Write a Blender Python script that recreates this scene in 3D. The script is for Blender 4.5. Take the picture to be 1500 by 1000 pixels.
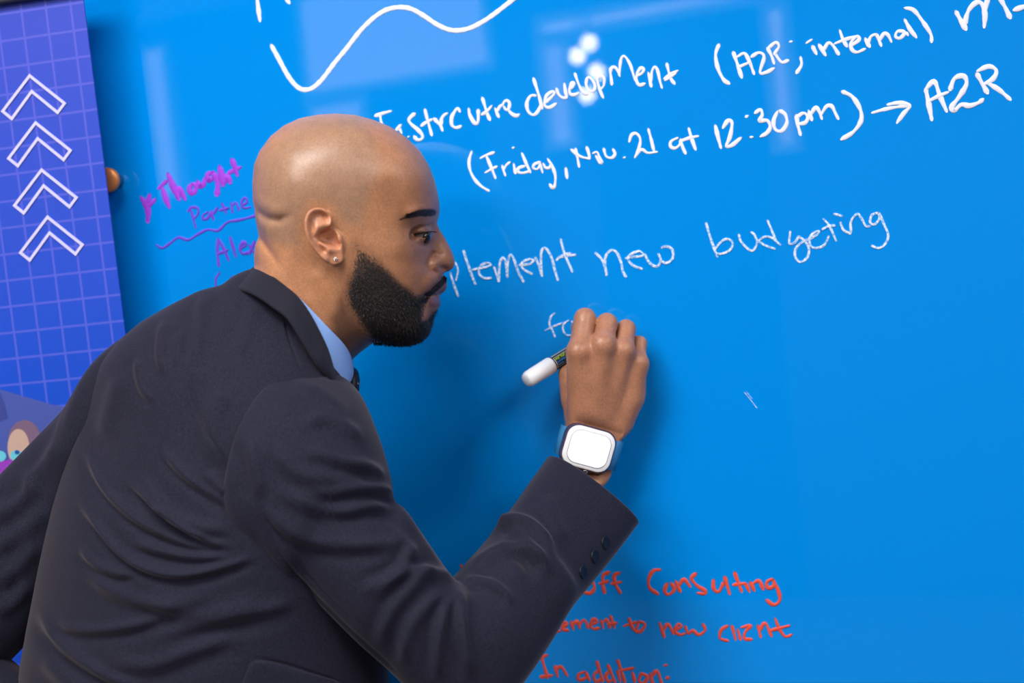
import bpy, bmesh, math, random
import numpy as np
from mathutils import Vector, Matrix

for o in list(bpy.data.objects):
    bpy.data.objects.remove(o, do_unlink=True)
SC = bpy.context.scene
COL = SC.collection
random.seed(7)
RNG = np.random.default_rng(7)

# ------------------------------------------------------------------ camera
FPX = 2000.0                      # focal length in photo pixels (48 mm on 36 mm)
CAM = np.array([0.0, -1.55, 1.47])
YAW, PITCH, ROLL = math.radians(10.0), math.radians(3.4), math.radians(6.2)
FWD = np.array([-math.sin(YAW) * math.cos(PITCH), math.cos(YAW) * math.cos(PITCH), -math.sin(PITCH)])
_r0 = np.cross(FWD, [0, 0, 1.0]); _r0 /= np.linalg.norm(_r0)
_u0 = np.cross(_r0, FWD)
# the camera is rolled clockwise, so upright things lean to the left in the picture
RIGHT = _r0 * math.cos(ROLL) - _u0 * math.sin(ROLL)
UP = _u0 * math.cos(ROLL) + _r0 * math.sin(ROLL)
cd = bpy.data.cameras.new('camera'); cam = bpy.data.objects.new('camera', cd); COL.objects.link(cam)
cd.sensor_width = 36.0; cd.lens = 48.0; cd.clip_start = 0.05; cd.clip_end = 50
m = Matrix.Identity(4)
for i, v in enumerate((RIGHT, UP, -FWD)):
    for k in range(3): m[k][i] = v[k]
for k in range(3): m[k][3] = CAM[k]
cam.matrix_world = m
cd.dof.use_dof = True; cd.dof.focus_distance = 1.42; cd.dof.aperture_fstop = 3.2
SC.camera = cam

# ------------------------------------------------------------------ light, exposure
w = bpy.data.worlds.new('world'); SC.world = w; w.use_nodes = True
w.node_tree.nodes['Background'].inputs[0].default_value = (0.85, 0.92, 1.0, 1)
w.node_tree.nodes['Background'].inputs[1].default_value = 0.0
SC.view_settings.view_transform = 'Standard'; SC.view_settings.look = 'None'
SC.view_settings.gamma = 1.0; SC.view_settings.exposure = -0.05; SC.view_settings.use_curve_mapping = False
def area_light(name, loc, size, power, color=(1, 1, 1), target=None, spread=180):
    l = bpy.data.lights.new(name, 'AREA'); l.energy = power; l.color = color
    l.shape = 'RECTANGLE'; l.size = size[0]; l.size_y = size[1]; l.spread = math.radians(spread)
    o = bpy.data.objects.new(name, l); COL.objects.link(o); o.location = loc
    if target is not None:
        o.rotation_euler = (Vector(target) - Vector(loc)).to_track_quat('-Z', 'Y').to_euler()
    return o
PANE_GLOW = 2.6                         # glow of the added panes behind the camera
ROOM_X0, ROOM_X1, ROOM_Y0, ROOM_H = -3.4, 4.2, -5.4, 2.75
KEY = (-0.66, -1.32, ROOM_H - 0.05)
area_light('ceiling_key_lamp', KEY, (1.2, 0.6), 40, (1.0, 0.97, 0.93))
area_light('added_near_fill', (1.5, -0.95, ROOM_H - 0.05), (0.6, 1.2), 13, (1.0, 0.97, 0.94))  # added fill from the right
area_light('added_mid_light', (-1.4, -2.7, ROOM_H - 0.05), (1.0, 0.6), 46, (1.0, 0.96, 0.93))  # added to even out the board and throw the hand's shadow right
area_light('added_far_fill', (1.6, -2.7, ROOM_H - 0.05), (1.2, 1.2), 36, (1.0, 0.95, 0.93))  # added fill to brighten the right of the board

# ------------------------------------------------------------------ helpers
def ray(px, py):
    return FWD + (px - 750.0) / FPX * RIGHT - (py - 500.0) / FPX * UP
def at(px, py, depth):
    return CAM + depth * ray(px, py)
def on_y(px, py, y):
    d = ray(px, py); return CAM + d * ((y - CAM[1]) / d[1])
def to_px(P):
    P = np.asarray(P) - CAM
    z = P @ FWD
    return np.stack([750 + FPX * (P @ RIGHT) / z, 500 - FPX * (P @ UP) / z, z], -1)

def mat(name, color, rough=0.5, metal=0.0, spec=0.5, **kw):
    m = bpy.data.materials.new(name); m.use_nodes = True
    b = m.node_tree.nodes['Principled BSDF']
    b.inputs['Base Color'].default_value = (*color, 1)
    b.inputs['Roughness'].default_value = rough; b.inputs['Metallic'].default_value = metal
    b.inputs['Specular IOR Level'].default_value = spec
    for k, v in kw.items():
        b.inputs[k.replace('_', ' ')].default_value = v
    return m
def srgb(r, g, b):
    f = lambda c: (c / 255 / 12.92) if c <= 10 else ((c / 255 + 0.055) / 1.055) ** 2.4
    return (f(r), f(g), f(b))
def add_noise_bump(m, scale, strength, dist=0.001, detail=4, coords='Object', stretch=None):
    nt = m.node_tree; b = nt.nodes['Principled BSDF']
    tc = nt.nodes.new('ShaderNodeTexCoord'); n = nt.nodes.new('ShaderNodeTexNoise')
    n.inputs['Scale'].default_value = scale; n.inputs['Detail'].default_value = detail
    if stretch:
        mp = nt.nodes.new('ShaderNodeMapping'); mp.inputs['Scale'].default_value = stretch
        nt.links.new(tc.outputs[coords], mp.inputs[0]); nt.links.new(mp.outputs[0], n.inputs[0])
    else:
        nt.links.new(tc.outputs[coords], n.inputs[0])
    bp = nt.nodes.new('ShaderNodeBump'); bp.inputs['Strength'].default_value = strength
    bp.inputs['Distance'].default_value = dist
    nt.links.new(n.outputs[0], bp.inputs['Height']); nt.links.new(bp.outputs[0], b.inputs['Normal'])
    return n
def noise_color(m, c1, c2, scale, detail=3, lo=0.35, hi=0.65, stretch=None):
    nt = m.node_tree; b = nt.nodes['Principled BSDF']
    tc = nt.nodes.new('ShaderNodeTexCoord'); n = nt.nodes.new('ShaderNodeTexNoise')
    n.inputs['Scale'].default_value = scale; n.inputs['Detail'].default_value = detail
    if stretch:
        mp = nt.nodes.new('ShaderNodeMapping'); mp.inputs['Scale'].default_value = stretch
        nt.links.new(tc.outputs['Object'], mp.inputs[0]); nt.links.new(mp.outputs[0], n.inputs[0])
    else:
        nt.links.new(tc.outputs['Object'], n.inputs[0])
    r = nt.nodes.new('ShaderNodeValToRGB')
    r.color_ramp.elements[0].position = lo; r.color_ramp.elements[0].color = (*c1, 1)
    r.color_ramp.elements[1].position = hi; r.color_ramp.elements[1].color = (*c2, 1)
    nt.links.new(n.outputs[0], r.inputs[0]); nt.links.new(r.outputs[0], b.inputs['Base Color'])

def mesh_obj(name, V, F, material, parent=None, smooth=True, mats=None, fm=None):
    me = bpy.data.meshes.new(name)
    me.from_pydata([tuple(map(float, v)) for v in V] if not isinstance(V, np.ndarray) else V.tolist(), [], F if not isinstance(F, np.ndarray) else F.tolist())
    if mats:
        for q in mats: me.materials.append(q)
    else:
        me.materials.append(material)
    if fm is not None: me.polygons.foreach_set('material_index', np.asarray(fm, dtype=np.int32))
    if smooth: me.polygons.foreach_set('use_smooth', np.ones(len(me.polygons), dtype=bool))
    me.update()
    o = bpy.data.objects.new(name, me); COL.objects.link(o)
    if parent: o.parent = parent
    return o
def empty(name, loc, parent=None):
    o = bpy.data.objects.new(name, None); COL.objects.link(o); o.location = loc; o.empty_display_size = 0.05
    if parent: o.parent = parent
    return o
def tag(o, label=None, cat=None, group=None, kind=None):
    if label: o['label'] = label
    if cat: o['category'] = cat
    if group: o['group'] = group
    if kind: o['kind'] = kind
    return o
def box_vf(c, s, V=None, F=None):
    V = [] if V is None else V; F = [] if F is None else F
    n = len(V)
    for dx in (-.5, .5):
        for dy in (-.5, .5):
            for dz in (-.5, .5):
                V.append((c[0] + dx * s[0], c[1] + dy * s[1], c[2] + dz * s[2]))
    for f in ((0, 1, 3, 2), (4, 6, 7, 5), (0, 4, 5, 1), (2, 3, 7, 6), (0, 2, 6, 4), (1, 5, 7, 3)):
        F.append(tuple(n + i for i in f))
    return V, F
def box(name, c, s, material, parent=None, bevel=0.0):
    V, F = box_vf(c, s)
    if parent is not None and parent.type == 'EMPTY':
        V = [tuple(np.array(v) - np.array(parent.location)) for v in V]
    o = mesh_obj(name, V, F, material, parent, smooth=False)
    if bevel:
        md = o.modifiers.new('bevel', 'BEVEL'); md.width = bevel; md.segments = 3
    return o
def struct(o):
    o['kind'] = 'structure'; return o
def catmull(P, n=8, closed=False):
    P = np.asarray(P, float)
    if len(P) < 3:
        t = np.linspace(0, 1, n * 2)[:, None]; return P[0] * (1 - t) + P[-1] * t
    if closed: Q = np.vstack([P[-1], P, P[0], P[1]])
    else: Q = np.vstack([2 * P[0] - P[1], P, 2 * P[-1] - P[-2]])
    out = []
    for i in range(1, len(Q) - 2):
        p0, p1, p2, p3 = Q[i - 1], Q[i], Q[i + 1], Q[i + 2]
        for t in np.linspace(0, 1, n, endpoint=False):
            out.append(0.5 * ((2 * p1) + (-p0 + p2) * t + (2 * p0 - 5 * p1 + 4 * p2 - p3) * t * t + (-p0 + 3 * p1 - 3 * p2 + p3) * t ** 3))
    if not closed: out.append(Q[-2])
    return np.array(out)
def lathe(name, prof, material, origin, axis, parent=None, seg=32, smooth=True, base=None):
    """prof: (radius, height) list; axis is world direction."""
    a = np.array(axis, float); a /= np.linalg.norm(a)
    h = np.array([1.0, 0, 0]) if abs(a[0]) < 0.8 else np.array([0, 1.0, 0])
    e1 = np.cross(a, h); e1 /= np.linalg.norm(e1); e2 = np.cross(a, e1)
    V, F = [], []
    for r, z in prof:
        for k in range(seg):
            t = 2 * math.pi * k / seg
            V.append(np.array(origin) + a * z + (e1 * math.cos(t) + e2 * math.sin(t)) * r - (0 if base is None else np.array(base)))
    for i in range(len(prof) - 1):
        for k in range(seg):
            k2 = (k + 1) % seg
            F.append((i * seg + k, i * seg + k2, (i + 1) * seg + k2, (i + 1) * seg + k))
    F.append(tuple(range(seg))[::-1]); F.append(tuple((len(prof) - 1) * seg + k for k in range(seg)))
    return mesh_obj(name, V, F, material, parent, smooth)
# ------------------------------------------------------------------ room shell
M_wall = mat('painted_wall', srgb(205, 203, 205), 0.7)
M_wall2 = mat('back_wall_paint', srgb(88, 90, 104), 0.6)
M_white = mat('white_trim_paint', srgb(238, 236, 240), 0.4)
M_dark = mat('dark_door_paint', srgb(48, 50, 60), 0.4)
M_ceil = mat('ceiling_paint', srgb(225, 225, 226), 0.8)
M_floor = mat('carpet_floor', srgb(92, 92, 98), 0.95)
noise_color(M_floor, srgb(80, 80, 88), srgb(108, 106, 108), 60, 5)
XM = (ROOM_X0 + ROOM_X1) / 2; XW = ROOM_X1 - ROOM_X0; YL = -ROOM_Y0
struct(box('floor', (XM, ROOM_Y0 / 2, -0.05), (XW, YL + 0.4, 0.1), M_floor))
struct(box('ceiling', (XM, ROOM_Y0 / 2, ROOM_H + 0.05), (XW, YL + 0.4, 0.1), M_ceil))
struct(box('wall_front', (XM, 0.103, ROOM_H / 2), (XW, 0.1, ROOM_H), M_wall))
# the back wall stands at an angle to the board
WB_P, WB_A = np.array([-1.0, -4.2, 0.0]), math.radians(13)
WB_T = np.array([math.cos(WB_A), math.sin(WB_A), 0.0]); WB_N = np.array([-math.sin(WB_A), math.cos(WB_A), 0.0])
def prism(name, P4, depth, material, parent=None):
    P4 = [np.asarray(p) for p in P4]; V = [p - WB_N * 0.01 for p in P4] + [p + WB_N * depth for p in P4]
    F = [(0, 3, 2, 1), (4, 5, 6, 7)] + [(i, (i + 1) % 4, 4 + (i + 1) % 4, 4 + i) for i in range(4)]
    return mesh_obj(name, np.array(V), F, material, parent, smooth=False)
wq = [WB_P + WB_T * a + np.array([0, 0, z]) - WB_N * 0.1 for a, z in ((-3.2, 0), (6.2, 0), (6.2, ROOM_H), (-3.2, ROOM_H))]
struct(prism('wall_back', wq, 0.1, M_wall2))
struct(box('wall_left', (ROOM_X0 - 0.05, ROOM_Y0 / 2, ROOM_H / 2), (0.1, YL + 0.3, ROOM_H), M_wall))
struct(box('wall_right', (ROOM_X1 + 0.05, ROOM_Y0 / 2, ROOM_H / 2), (0.1, YL + 0.3, ROOM_H), M_wall))

# ceiling panels: the key follows the scalp highlight, the others are added lights
M_lamp = bpy.data.materials.new('lamp_diffuser'); M_lamp.use_nodes = True
_b = M_lamp.node_tree.nodes['Principled BSDF']; _b.inputs['Base Color'].default_value = (0.9, 0.9, 0.9, 1)
_b.inputs['Emission Color'].default_value = (1, 0.97, 0.94, 1); _b.inputs['Emission Strength'].default_value = 4
M_metal_ = mat('lamp_metal', srgb(180, 180, 185), 0.3, 1.0)
M_lframe = mat('lamp_frame', srgb(220, 220, 220), 0.4)
def ceiling_light(x, y, sx, sy, label):
    t = empty('ceiling_light', (x, y, ROOM_H)); tag(t, label, 'ceiling light', 'ceiling lights')
    V, F = [], []
    for c, s in (((0, sy / 2 + .015, -.02), (sx + .06, .03, .04)), ((0, -sy / 2 - .015, -.02), (sx + .06, .03, .04)),
                 ((sx / 2 + .015, 0, -.02), (.03, sy, .04)), ((-sx / 2 - .015, 0, -.02), (.03, sy, .04))):
        box_vf(c, s, V, F)
    mesh_obj('frame', V, F, M_lframe, t, smooth=False)
    V, F = box_vf((0, 0, -.018), (sx, sy, .02)); mesh_obj('diffuser', V, F, M_lamp, t, smooth=False)
ceiling_light(KEY[0], KEY[1], 1.2, .6, 'oblong ceiling light panel above the man in the suit')
ceiling_light(1.5, -0.95, .6, 1.2, 'added oblong ceiling fill light panel to the right of the camera')
ceiling_light(-1.4, -2.7, 1.0, .6, 'added oblong ceiling light panel behind the man at the left of the room')
ceiling_light(1.6, -2.7, 1.2, 1.2, 'added large square ceiling fill light panel near the back wall')

# doors and added glowing panes on the back wall; the board mirrors them softly
def mirror_pt(px, py):
    d = ray(px, py); h = CAM + d * (-CAM[1] / d[1]); d2 = d * np.array([1, -1, 1])
    t = np.dot(WB_P - h, WB_N) / np.dot(d2, WB_N); return h + d2 * t
def wall_uv(px, py):
    p = mirror_pt(px, py) - WB_P; return float(p @ WB_T), float(p[2])
def wall_rect(u0, u1, z0, z1):
    return [WB_P + WB_T * u + np.array([0, 0, z]) for u, z in ((u0, z0), (u1, z0), (u1, z1), (u0, z1))]
M_glow = bpy.data.materials.new('glow_pane_glass'); M_glow.use_nodes = True
_b = M_glow.node_tree.nodes['Principled BSDF']; _b.inputs['Base Color'].default_value = (.7, .7, .75, 1); _b.inputs['Roughness'].default_value = 0.1
_b.inputs['Emission Color'].default_value = (0.95, 0.78, 0.80, 1); _b.inputs['Emission Strength'].default_value = PANE_GLOW
uA, zA = wall_uv(452, 60); uB, zB = wall_uv(714, 60); _, zC = wall_uv(620, 108)
uD, _ = wall_uv(545, 200); uE, zE = wall_uv(815, 58); uF, _ = wall_uv(1140, 60)
zTop = min(ROOM_H - 0.04, zC + 0.75)
def glow_pane(n, u0, u1, z0, z1):  # emissive pane added to make a pale reflection in the board
    w_ = empty('glow_pane_%d' % n, WB_P + WB_T * u0 + np.array([0, 0, z0])); struct(w_)
    q = np.array(w_.location)
    def pr(nm, r, d, m_): return prism(nm, [p - q for p in wall_rect(*r)], d, m_, w_)
    pr('pane', (u0, u1, z0, z1), 0.012, M_glow)
    f_ = 0.035
    for r in ((u0 - f_, u0, z0 - f_, z1 + f_), (u1, u1 + f_, z0 - f_, z1 + f_), (u0, u1, z0 - f_, z0), (u0, u1, z1, z1 + f_)): pr('frame', r, 0.04, M_white)
glow_pane(1, uA, uB, zC, zTop)
glow_pane(2, uA, uD - 0.03, 0.5, zC - 0.08)
glow_pane(3, uE - 0.045, uE + 0.03, zE - 0.42, zE - 0.03)
glow_pane(4, uE - 0.045, uF, zE + 0.03, zE + 0.065)
glow_pane(5, uF - 0.02, uF + 0.025, zE - 0.55, zE - 0.04)
glow_pane(6, -1.70, -1.60, 1.95, 2.62)
def door(n, u0, u1, z1):
    d_ = empty('door_%d' % n, WB_P + WB_T * u0); struct(d_); q = np.array(d_.location)
    prism('leaf', [p - q for p in wall_rect(u0, u1, 0.0, z1)], 0.02, M_dark, d_)
    prism('handle', [p - q for p in wall_rect(u0 + .06, u0 + .09, 0.95, 1.15)], 0.06, M_lframe, d_)
door(1, uD + 0.02, uB - 0.05, zC - 0.09)
door(2, uE + 0.12, uF - 0.10, zE - 0.06)

# pendant lamp with round bulbs further back in the room, mirrored as small pale spots
M_bulb = bpy.data.materials.new('lit_bulb'); M_bulb.use_nodes = True
_b = M_bulb.node_tree.nodes['Principled BSDF']; _b.inputs['Emission Color'].default_value = (1, 0.86, 0.86, 1); _b.inputs['Emission Strength'].default_value = 34
def mirror_y(px, py, y):
    d = ray(px, py); h = CAM + d * (-CAM[1] / d[1]); return h + d * np.array([1, -1, 1]) * (-y / d[1])
pts = [mirror_y(863, 63, -2.9), mirror_y(846, 82, -3.0), mirror_y(874, 106, -2.95), mirror_y(860, 139, -3.05)]
cx_ = np.mean(pts, 0); pend = empty('pendant_lamp', (cx_[0], cx_[1], ROOM_H)); tag(pend, 'pendant lamp with four round lit bulbs hanging behind the camera', 'pendant lamp')
lathe('canopy', [(0.06, 0), (0.06, -0.02), (0.02, -0.03)], M_metal_, (0, 0, 0), (0, 0, 1), pend, 24)
for i_, p_ in enumerate(pts):
    q = p_ - np.array(pend.location); top = np.array([q[0] * .15, q[1] * .15, -0.02])
    d_ = q - top; L_ = np.linalg.norm(d_)
    lathe('cord', [(0.003, 0), (0.003, L_ - .03)], M_dark, top, d_, pend, 8)
    lathe('bulb', [(0.026 * math.sin(a), -0.026 * math.cos(a)) for a in np.linspace(0.05, math.pi - .05, 14)], M_bulb, q, (0, 0, 1), pend, 20)
# ------------------------------------------------------------------ glass writing board
M_board = mat('blue_back_painted_glass', srgb(0, 137, 226), 0.45, spec=0.0)
_b = M_board.node_tree.nodes['Principled BSDF']
_b.inputs['Coat Weight'].default_value = 1.0; _b.inputs['Coat Roughness'].default_value = 0.02; _b.inputs['Coat IOR'].default_value = 1.42
BX0 = on_y(143, 268, 0)[0]; BX1 = 2.35; BZ0, BZ1 = 0.72, 2.25
BTH = 0.008
board = empty('glass_board', (BX0, 0, BZ0))
tag(board, 'large glossy blue glass writing board covered in handwriting on the wall', 'writing board')
def bp(p): return np.asarray(p) - np.array(board.location)
box('glass_panel', ((BX0 + BX1) / 2, BTH / 2, (BZ0 + BZ1) / 2), (BX1 - BX0, BTH, BZ1 - BZ0), M_board, board, bevel=0.0015)
M_metal = mat('brushed_steel', srgb(190, 192, 198), 0.25, 1.0)
for c in ((BX0 + .1, BZ0 + .1), (BX1 - .1, BZ0 + .1), (BX0 + .1, BZ1 - .1), (BX1 - .1, BZ1 - .1)):
    V, F = box_vf(bp((c[0], (BTH + 0.05) / 2, c[1])), (.06, .05 - BTH, .06)); mesh_obj('wall_spacer', V, F, M_metal, board, smooth=False)
M_copper = mat('copper_cap', srgb(226, 142, 76), 0.35, 0.35)
sp = on_y(172, 265, 0)
so = lathe('standoff', [(0.0085, 0), (0.0085, 0.024)], M_metal, bp(sp), (0, -1, 0), board)
so['label'] = 'silver standoff post with copper cap'
cp = lathe('cap', [(0.0138, 0.022), (0.0148, 0.0235), (0.0148, 0.0285), (0.0135, 0.030), (0.004, 0.0305)], M_copper, bp(sp), (0, -1, 0), so)
cp['label'] = 'round copper cap'

# ------------------------------------------------------------------ handwriting, one stroke list per line of writing
def ink(name, c1, c2, scale=260, rough=0.55):
    m = mat(name, c1, rough, spec=0.3)
    if c2: noise_color(m, c1, c2, scale, 4, 0.42, 0.62)
    return m
M_wink = ink('white_marker_ink', srgb(236, 238, 250), None)
M_wthin = ink('streaky_white_marker_ink', srgb(228, 236, 252), srgb(120, 178, 238), 420)
M_red = ink('red_marker_ink', srgb(226, 82, 62), None)
M_pur = ink('purple_marker_ink', srgb(158, 60, 214), None)
M_purd = ink('thin_purple_marker_ink', srgb(104, 66, 206), None)
def strokes_mesh(name, groups, material, label):
    """groups: (offset x, offset y, scale, list of (width px, [points])) in photo crops; laid as raised ink on the glass"""
    if len(groups) > 1:
        for g_, l_ in zip(groups, label): strokes_mesh(name, [g_], material, l_)
        return
    V, F = [], []; si = 0
    rr = random.Random(len(name) + len(groups[0][3]))
    for ox, oy, s, L in groups:
        for wd, pts in L:
            P = np.array([(ox + x / s, oy + y / s) for x, y in pts], float)
            if len(P) == 1: P = np.vstack([P, P + [1.2, -0.6]])
            if material is M_pur: wd = wd * 1.2
            Q = catmull(P, 7)
            d = np.r_[0, np.cumsum(np.linalg.norm(np.diff(Q, axis=0), axis=1))]
            keep = np.r_[True, np.diff(d) > 1e-6]; Q, d = Q[keep], d[keep]
            n = max(5, int(d[-1] / 1.6)); t = np.linspace(0, d[-1], n)
            Q = np.stack([np.interp(t, d, Q[:, 0]), np.interp(t, d, Q[:, 1])], 1)
            W3 = np.array([on_y(x, y, 0) for x, y in Q])
            T = np.gradient(W3, axis=0); T /= np.linalg.norm(T, axis=1)[:, None] + 1e-12
            N = np.stack([T[:, 2], 0 * T[:, 0], -T[:, 0]], 1)
            hw = wd / 2.0 * 0.00078 * (0.86 if material is M_wink and len(L) > 1 else 0.95)
            wob = 1 + (0.04 if len(Q) > 150 else 0.20) * np.sin(np.arange(n) * 0.35 + rr.random() * 6) + 0.05 * np.sin(np.arange(n) * 0.9 + rr.random() * 6)
            e = np.minimum(t, d[-1] - t) * 0.00078
            cap = np.sqrt(np.clip(1 - (1 - np.clip(e / hw, 0, 1)) ** 2, 0.12, 1))
            h = hw * wob * cap
            W3[0] -= T[0] * hw * 0.5; W3[-1] += T[-1] * hw * 0.5
            zt = 0.00055 + 0.00006 * (si % 7); si += 1
            base = len(V)
            for i in range(n):
                p = W3[i]
                zi = zt + 0.00012 * i / n
                for a, y in ((-1, 0.0003), (-1, -zi * .5), (-.8, -zi), (.8, -zi), (1, -zi * .5), (1, 0.0003)):
                    V.append(bp(p + N[i] * h[i] * a + np.array([0, y, 0])))
            for i in range(n - 1):
                for k in range(5):
                    a = base + i * 6 + k
                    F.append((a, a + 1, a + 7, a + 6))
            F.append(tuple(base + k for k in range(6))); F.append(tuple(base + (n - 1) * 6 + k for k in range(6))[::-1])
    o = mesh_obj(name, V, F, material, board, smooth=True)
    o['label'] = label
    return o
W = 6.6
Z1 = (380, 0, 3.75); Z2 = (540, 140, 6.818); Z3 = (760, 70, 6.0); R1 = (1000, 0, 3.0); FR = (660, 140, 4.1667)
PL = (640, 280, 4.1667); BU = (980, 260, 4.1667); RE = (660, 780, 2.7778); PU = (180, 200, 4.168)
strokes_mesh('handwriting', [(*Z1, [(7.2, [(65, 248), (110, 330), (150, 405), (190, 460), (225, 488), (260, 493), (300, 478), (350, 430), (410, 350), (480, 265), (550, 175), (620, 105), (690, 58), (760, 41), (830, 48), (900, 85), (970, 132), (1030, 160), (1080, 168), (1140, 160), (1200, 135), (1280, 85), (1390, 0), (1430, -30)])]),
    (0, 0, 1, [(7.0, [(376, -14), (377, 0), (379.5, 20), (381, 31)]), (6.5, [(412, -16), (418, -5), (424, 5)])])],
    M_wink, ['long white wavy line at the top', 'lower ends of two white letters at the picture top'])
strokes_mesh('handwriting', [(*Z2, [(5.6, [(65, 203), (140, 178), (225, 155)]), (5.2, [(115, 190), (125, 265), (150, 330)]), (5, [(272, 350), (325, 290)]), (5, [(308, 325), (330, 375)]), (3.5, [(395, 415), (405, 405)]),
    (6, [(465, 180), (430, 205), (402, 245), (430, 290), (490, 340), (530, 385), (540, 420), (515, 442), (480, 438), (455, 405)]),
    (5, [(562, 135), (580, 210), (605, 300), (632, 398)]), (5, [(525, 303), (570, 270), (640, 235)]),
    (6, [(652, 228), (690, 268), (720, 300), (738, 350)]), (5.5, [(727, 290), (728, 240), (750, 200), (788, 175)]),
    (6, [(912, 160), (890, 128), (860, 160), (830, 220), (830, 290), (860, 318), (895, 318), (925, 305)]),
    (6, [(1000, 128), (1010, 190), (1040, 250), (1072, 283), (1095, 250), (1095, 140)]),
    (5.5, [(1135, 20), (1160, 100), (1185, 180), (1212, 245)]), (5, [(1130, 190), (1180, 160), (1232, 100)]),
    (5.5, [(1262, 125), (1280, 170), (1300, 215)]), (5, [(1290, 150), (1310, 110), (1340, 90), (1355, 60), (1385, 50), (1408, 80), (1395, 138), (1370, 140), (1348, 105)]), (5.5, [(1395, 145), (1430, 182), (1475, 203), (1505, 187)])]),
    (*Z3, [(5.5, [(150, 420), (105, 422), (72, 480), (77, 545), (110, 585), (150, 580), (190, 520), (197, 478)]), (5.2, [(128, 265), (155, 350), (180, 430), (207, 535)]),
    (5.2, [(235, 480), (290, 430), (315, 397), (290, 387), (245, 420), (226, 480), (237, 518), (275, 523), (330, 490)]),
    (5.2, [(330, 355), (350, 408), (385, 438), (423, 440)]), (5, [(423, 440), (410, 380), (400, 312)]),
    (5, [(440, 365), (470, 345), (485, 310), (460, 312), (445, 370), (455, 408), (490, 413), (525, 398)]),
    (4.6, [(492, 222), (515, 290), (540, 350), (575, 400), (605, 408)]), (4.6, [(600, 262), (592, 320), (613, 370), (652, 383), (670, 340), (650, 290), (615, 258), (598, 272)]),
    (4.8, [(685, 262), (700, 330), (720, 390), (742, 440)]), (4.6, [(690, 270), (720, 247), (750, 272), (747, 330), (718, 368)]),
    (5, [(800, 180), (810, 250), (818, 325)]), (5, [(803, 220), (815, 178), (843, 170), (868, 200), (888, 250)]), (4.6, [(885, 240), (892, 135), (910, 78), (938, 82), (980, 150), (1005, 230), (1025, 290)]),
    (5.2, [(1030, 252), (1080, 225), (1098, 192), (1070, 180), (1040, 230), (1035, 290), (1060, 328), (1110, 315)]),
    (4.8, [(1137, 215), (1150, 280), (1165, 343)]), (4.8, [(1160, 300), (1170, 210), (1195, 167), (1220, 200), (1240, 290), (1258, 353)]),
    (5, [(1300, 135), (1315, 200), (1335, 270), (1370, 318)]), (4.2, [(1275, 272), (1330, 233), (1400, 200)]), (4, [(1283, 287), (1340, 252), (1385, 222)])]),
    (*R1, [(6, [(160, 195), (145, 240), (155, 300), (180, 350), (205, 368)]),
    (6, [(222, 228), (240, 280), (260, 342)]), (5.5, [(240, 250), (272, 235), (295, 275), (314, 326)]), (5, [(245, 295), (300, 272)]),
    (5.5, [(302, 250), (335, 232), (358, 250), (340, 318), (368, 318), (402, 300)]),
    (5.5, [(372, 210), (390, 245), (402, 280)]), (5.2, [(378, 210), (410, 187), (423, 205), (402, 238)]), (5.2, [(405, 235), (435, 273), (465, 265)]),
    (5, [(470, 184), (480, 182)]), (5.5, [(518, 250), (522, 285), (500, 322)]), (5, [(543, 190), (568, 174)]), (6, [(570, 202), (588, 238)]),
    (5.8, [(598, 195), (615, 222), (628, 244)]), (5.5, [(618, 222), (640, 190), (660, 200), (686, 240)]), (5.2, [(690, 132), (704, 172), (722, 205)]), (5.2, [(668, 192), (720, 172), (768, 160)]),
    (5.5, [(735, 205), (775, 175), (765, 160), (742, 185), (742, 215), (765, 230), (802, 215)]), (5.8, [(802, 168), (812, 190), (822, 206)]), (5.5, [(815, 188), (828, 160), (852, 150)]),
    (5.8, [(852, 150), (862, 175), (873, 202)]), (5.5, [(866, 178), (885, 148), (903, 155), (917, 184)]), (5.2, [(975, 138), (945, 138), (935, 160), (955, 168), (980, 145), (990, 155)]), (6, [(975, 85), (1000, 130), (1027, 165)]),
    (6, [(975, 35), (1015, 45), (1055, 95), (1090, 150), (1094, 185)]),
    (7.5, [(1200, 50), (1225, 95), (1245, 130)]), (7.5, [(1238, 110), (1255, 50), (1285, 15), (1312, 15), (1328, 60), (1325, 120)]), (7, [(1325, 60), (1345, -10), (1380, -25), (1410, 20), (1440, 80)]), (7.5, [(1455, 45), (1500, 30), (1535, 20)])])],
    M_wink, ['white handwritten word beside the top of the head', 'white handwritten word development', 'white handwriting in brackets, internal'])
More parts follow.
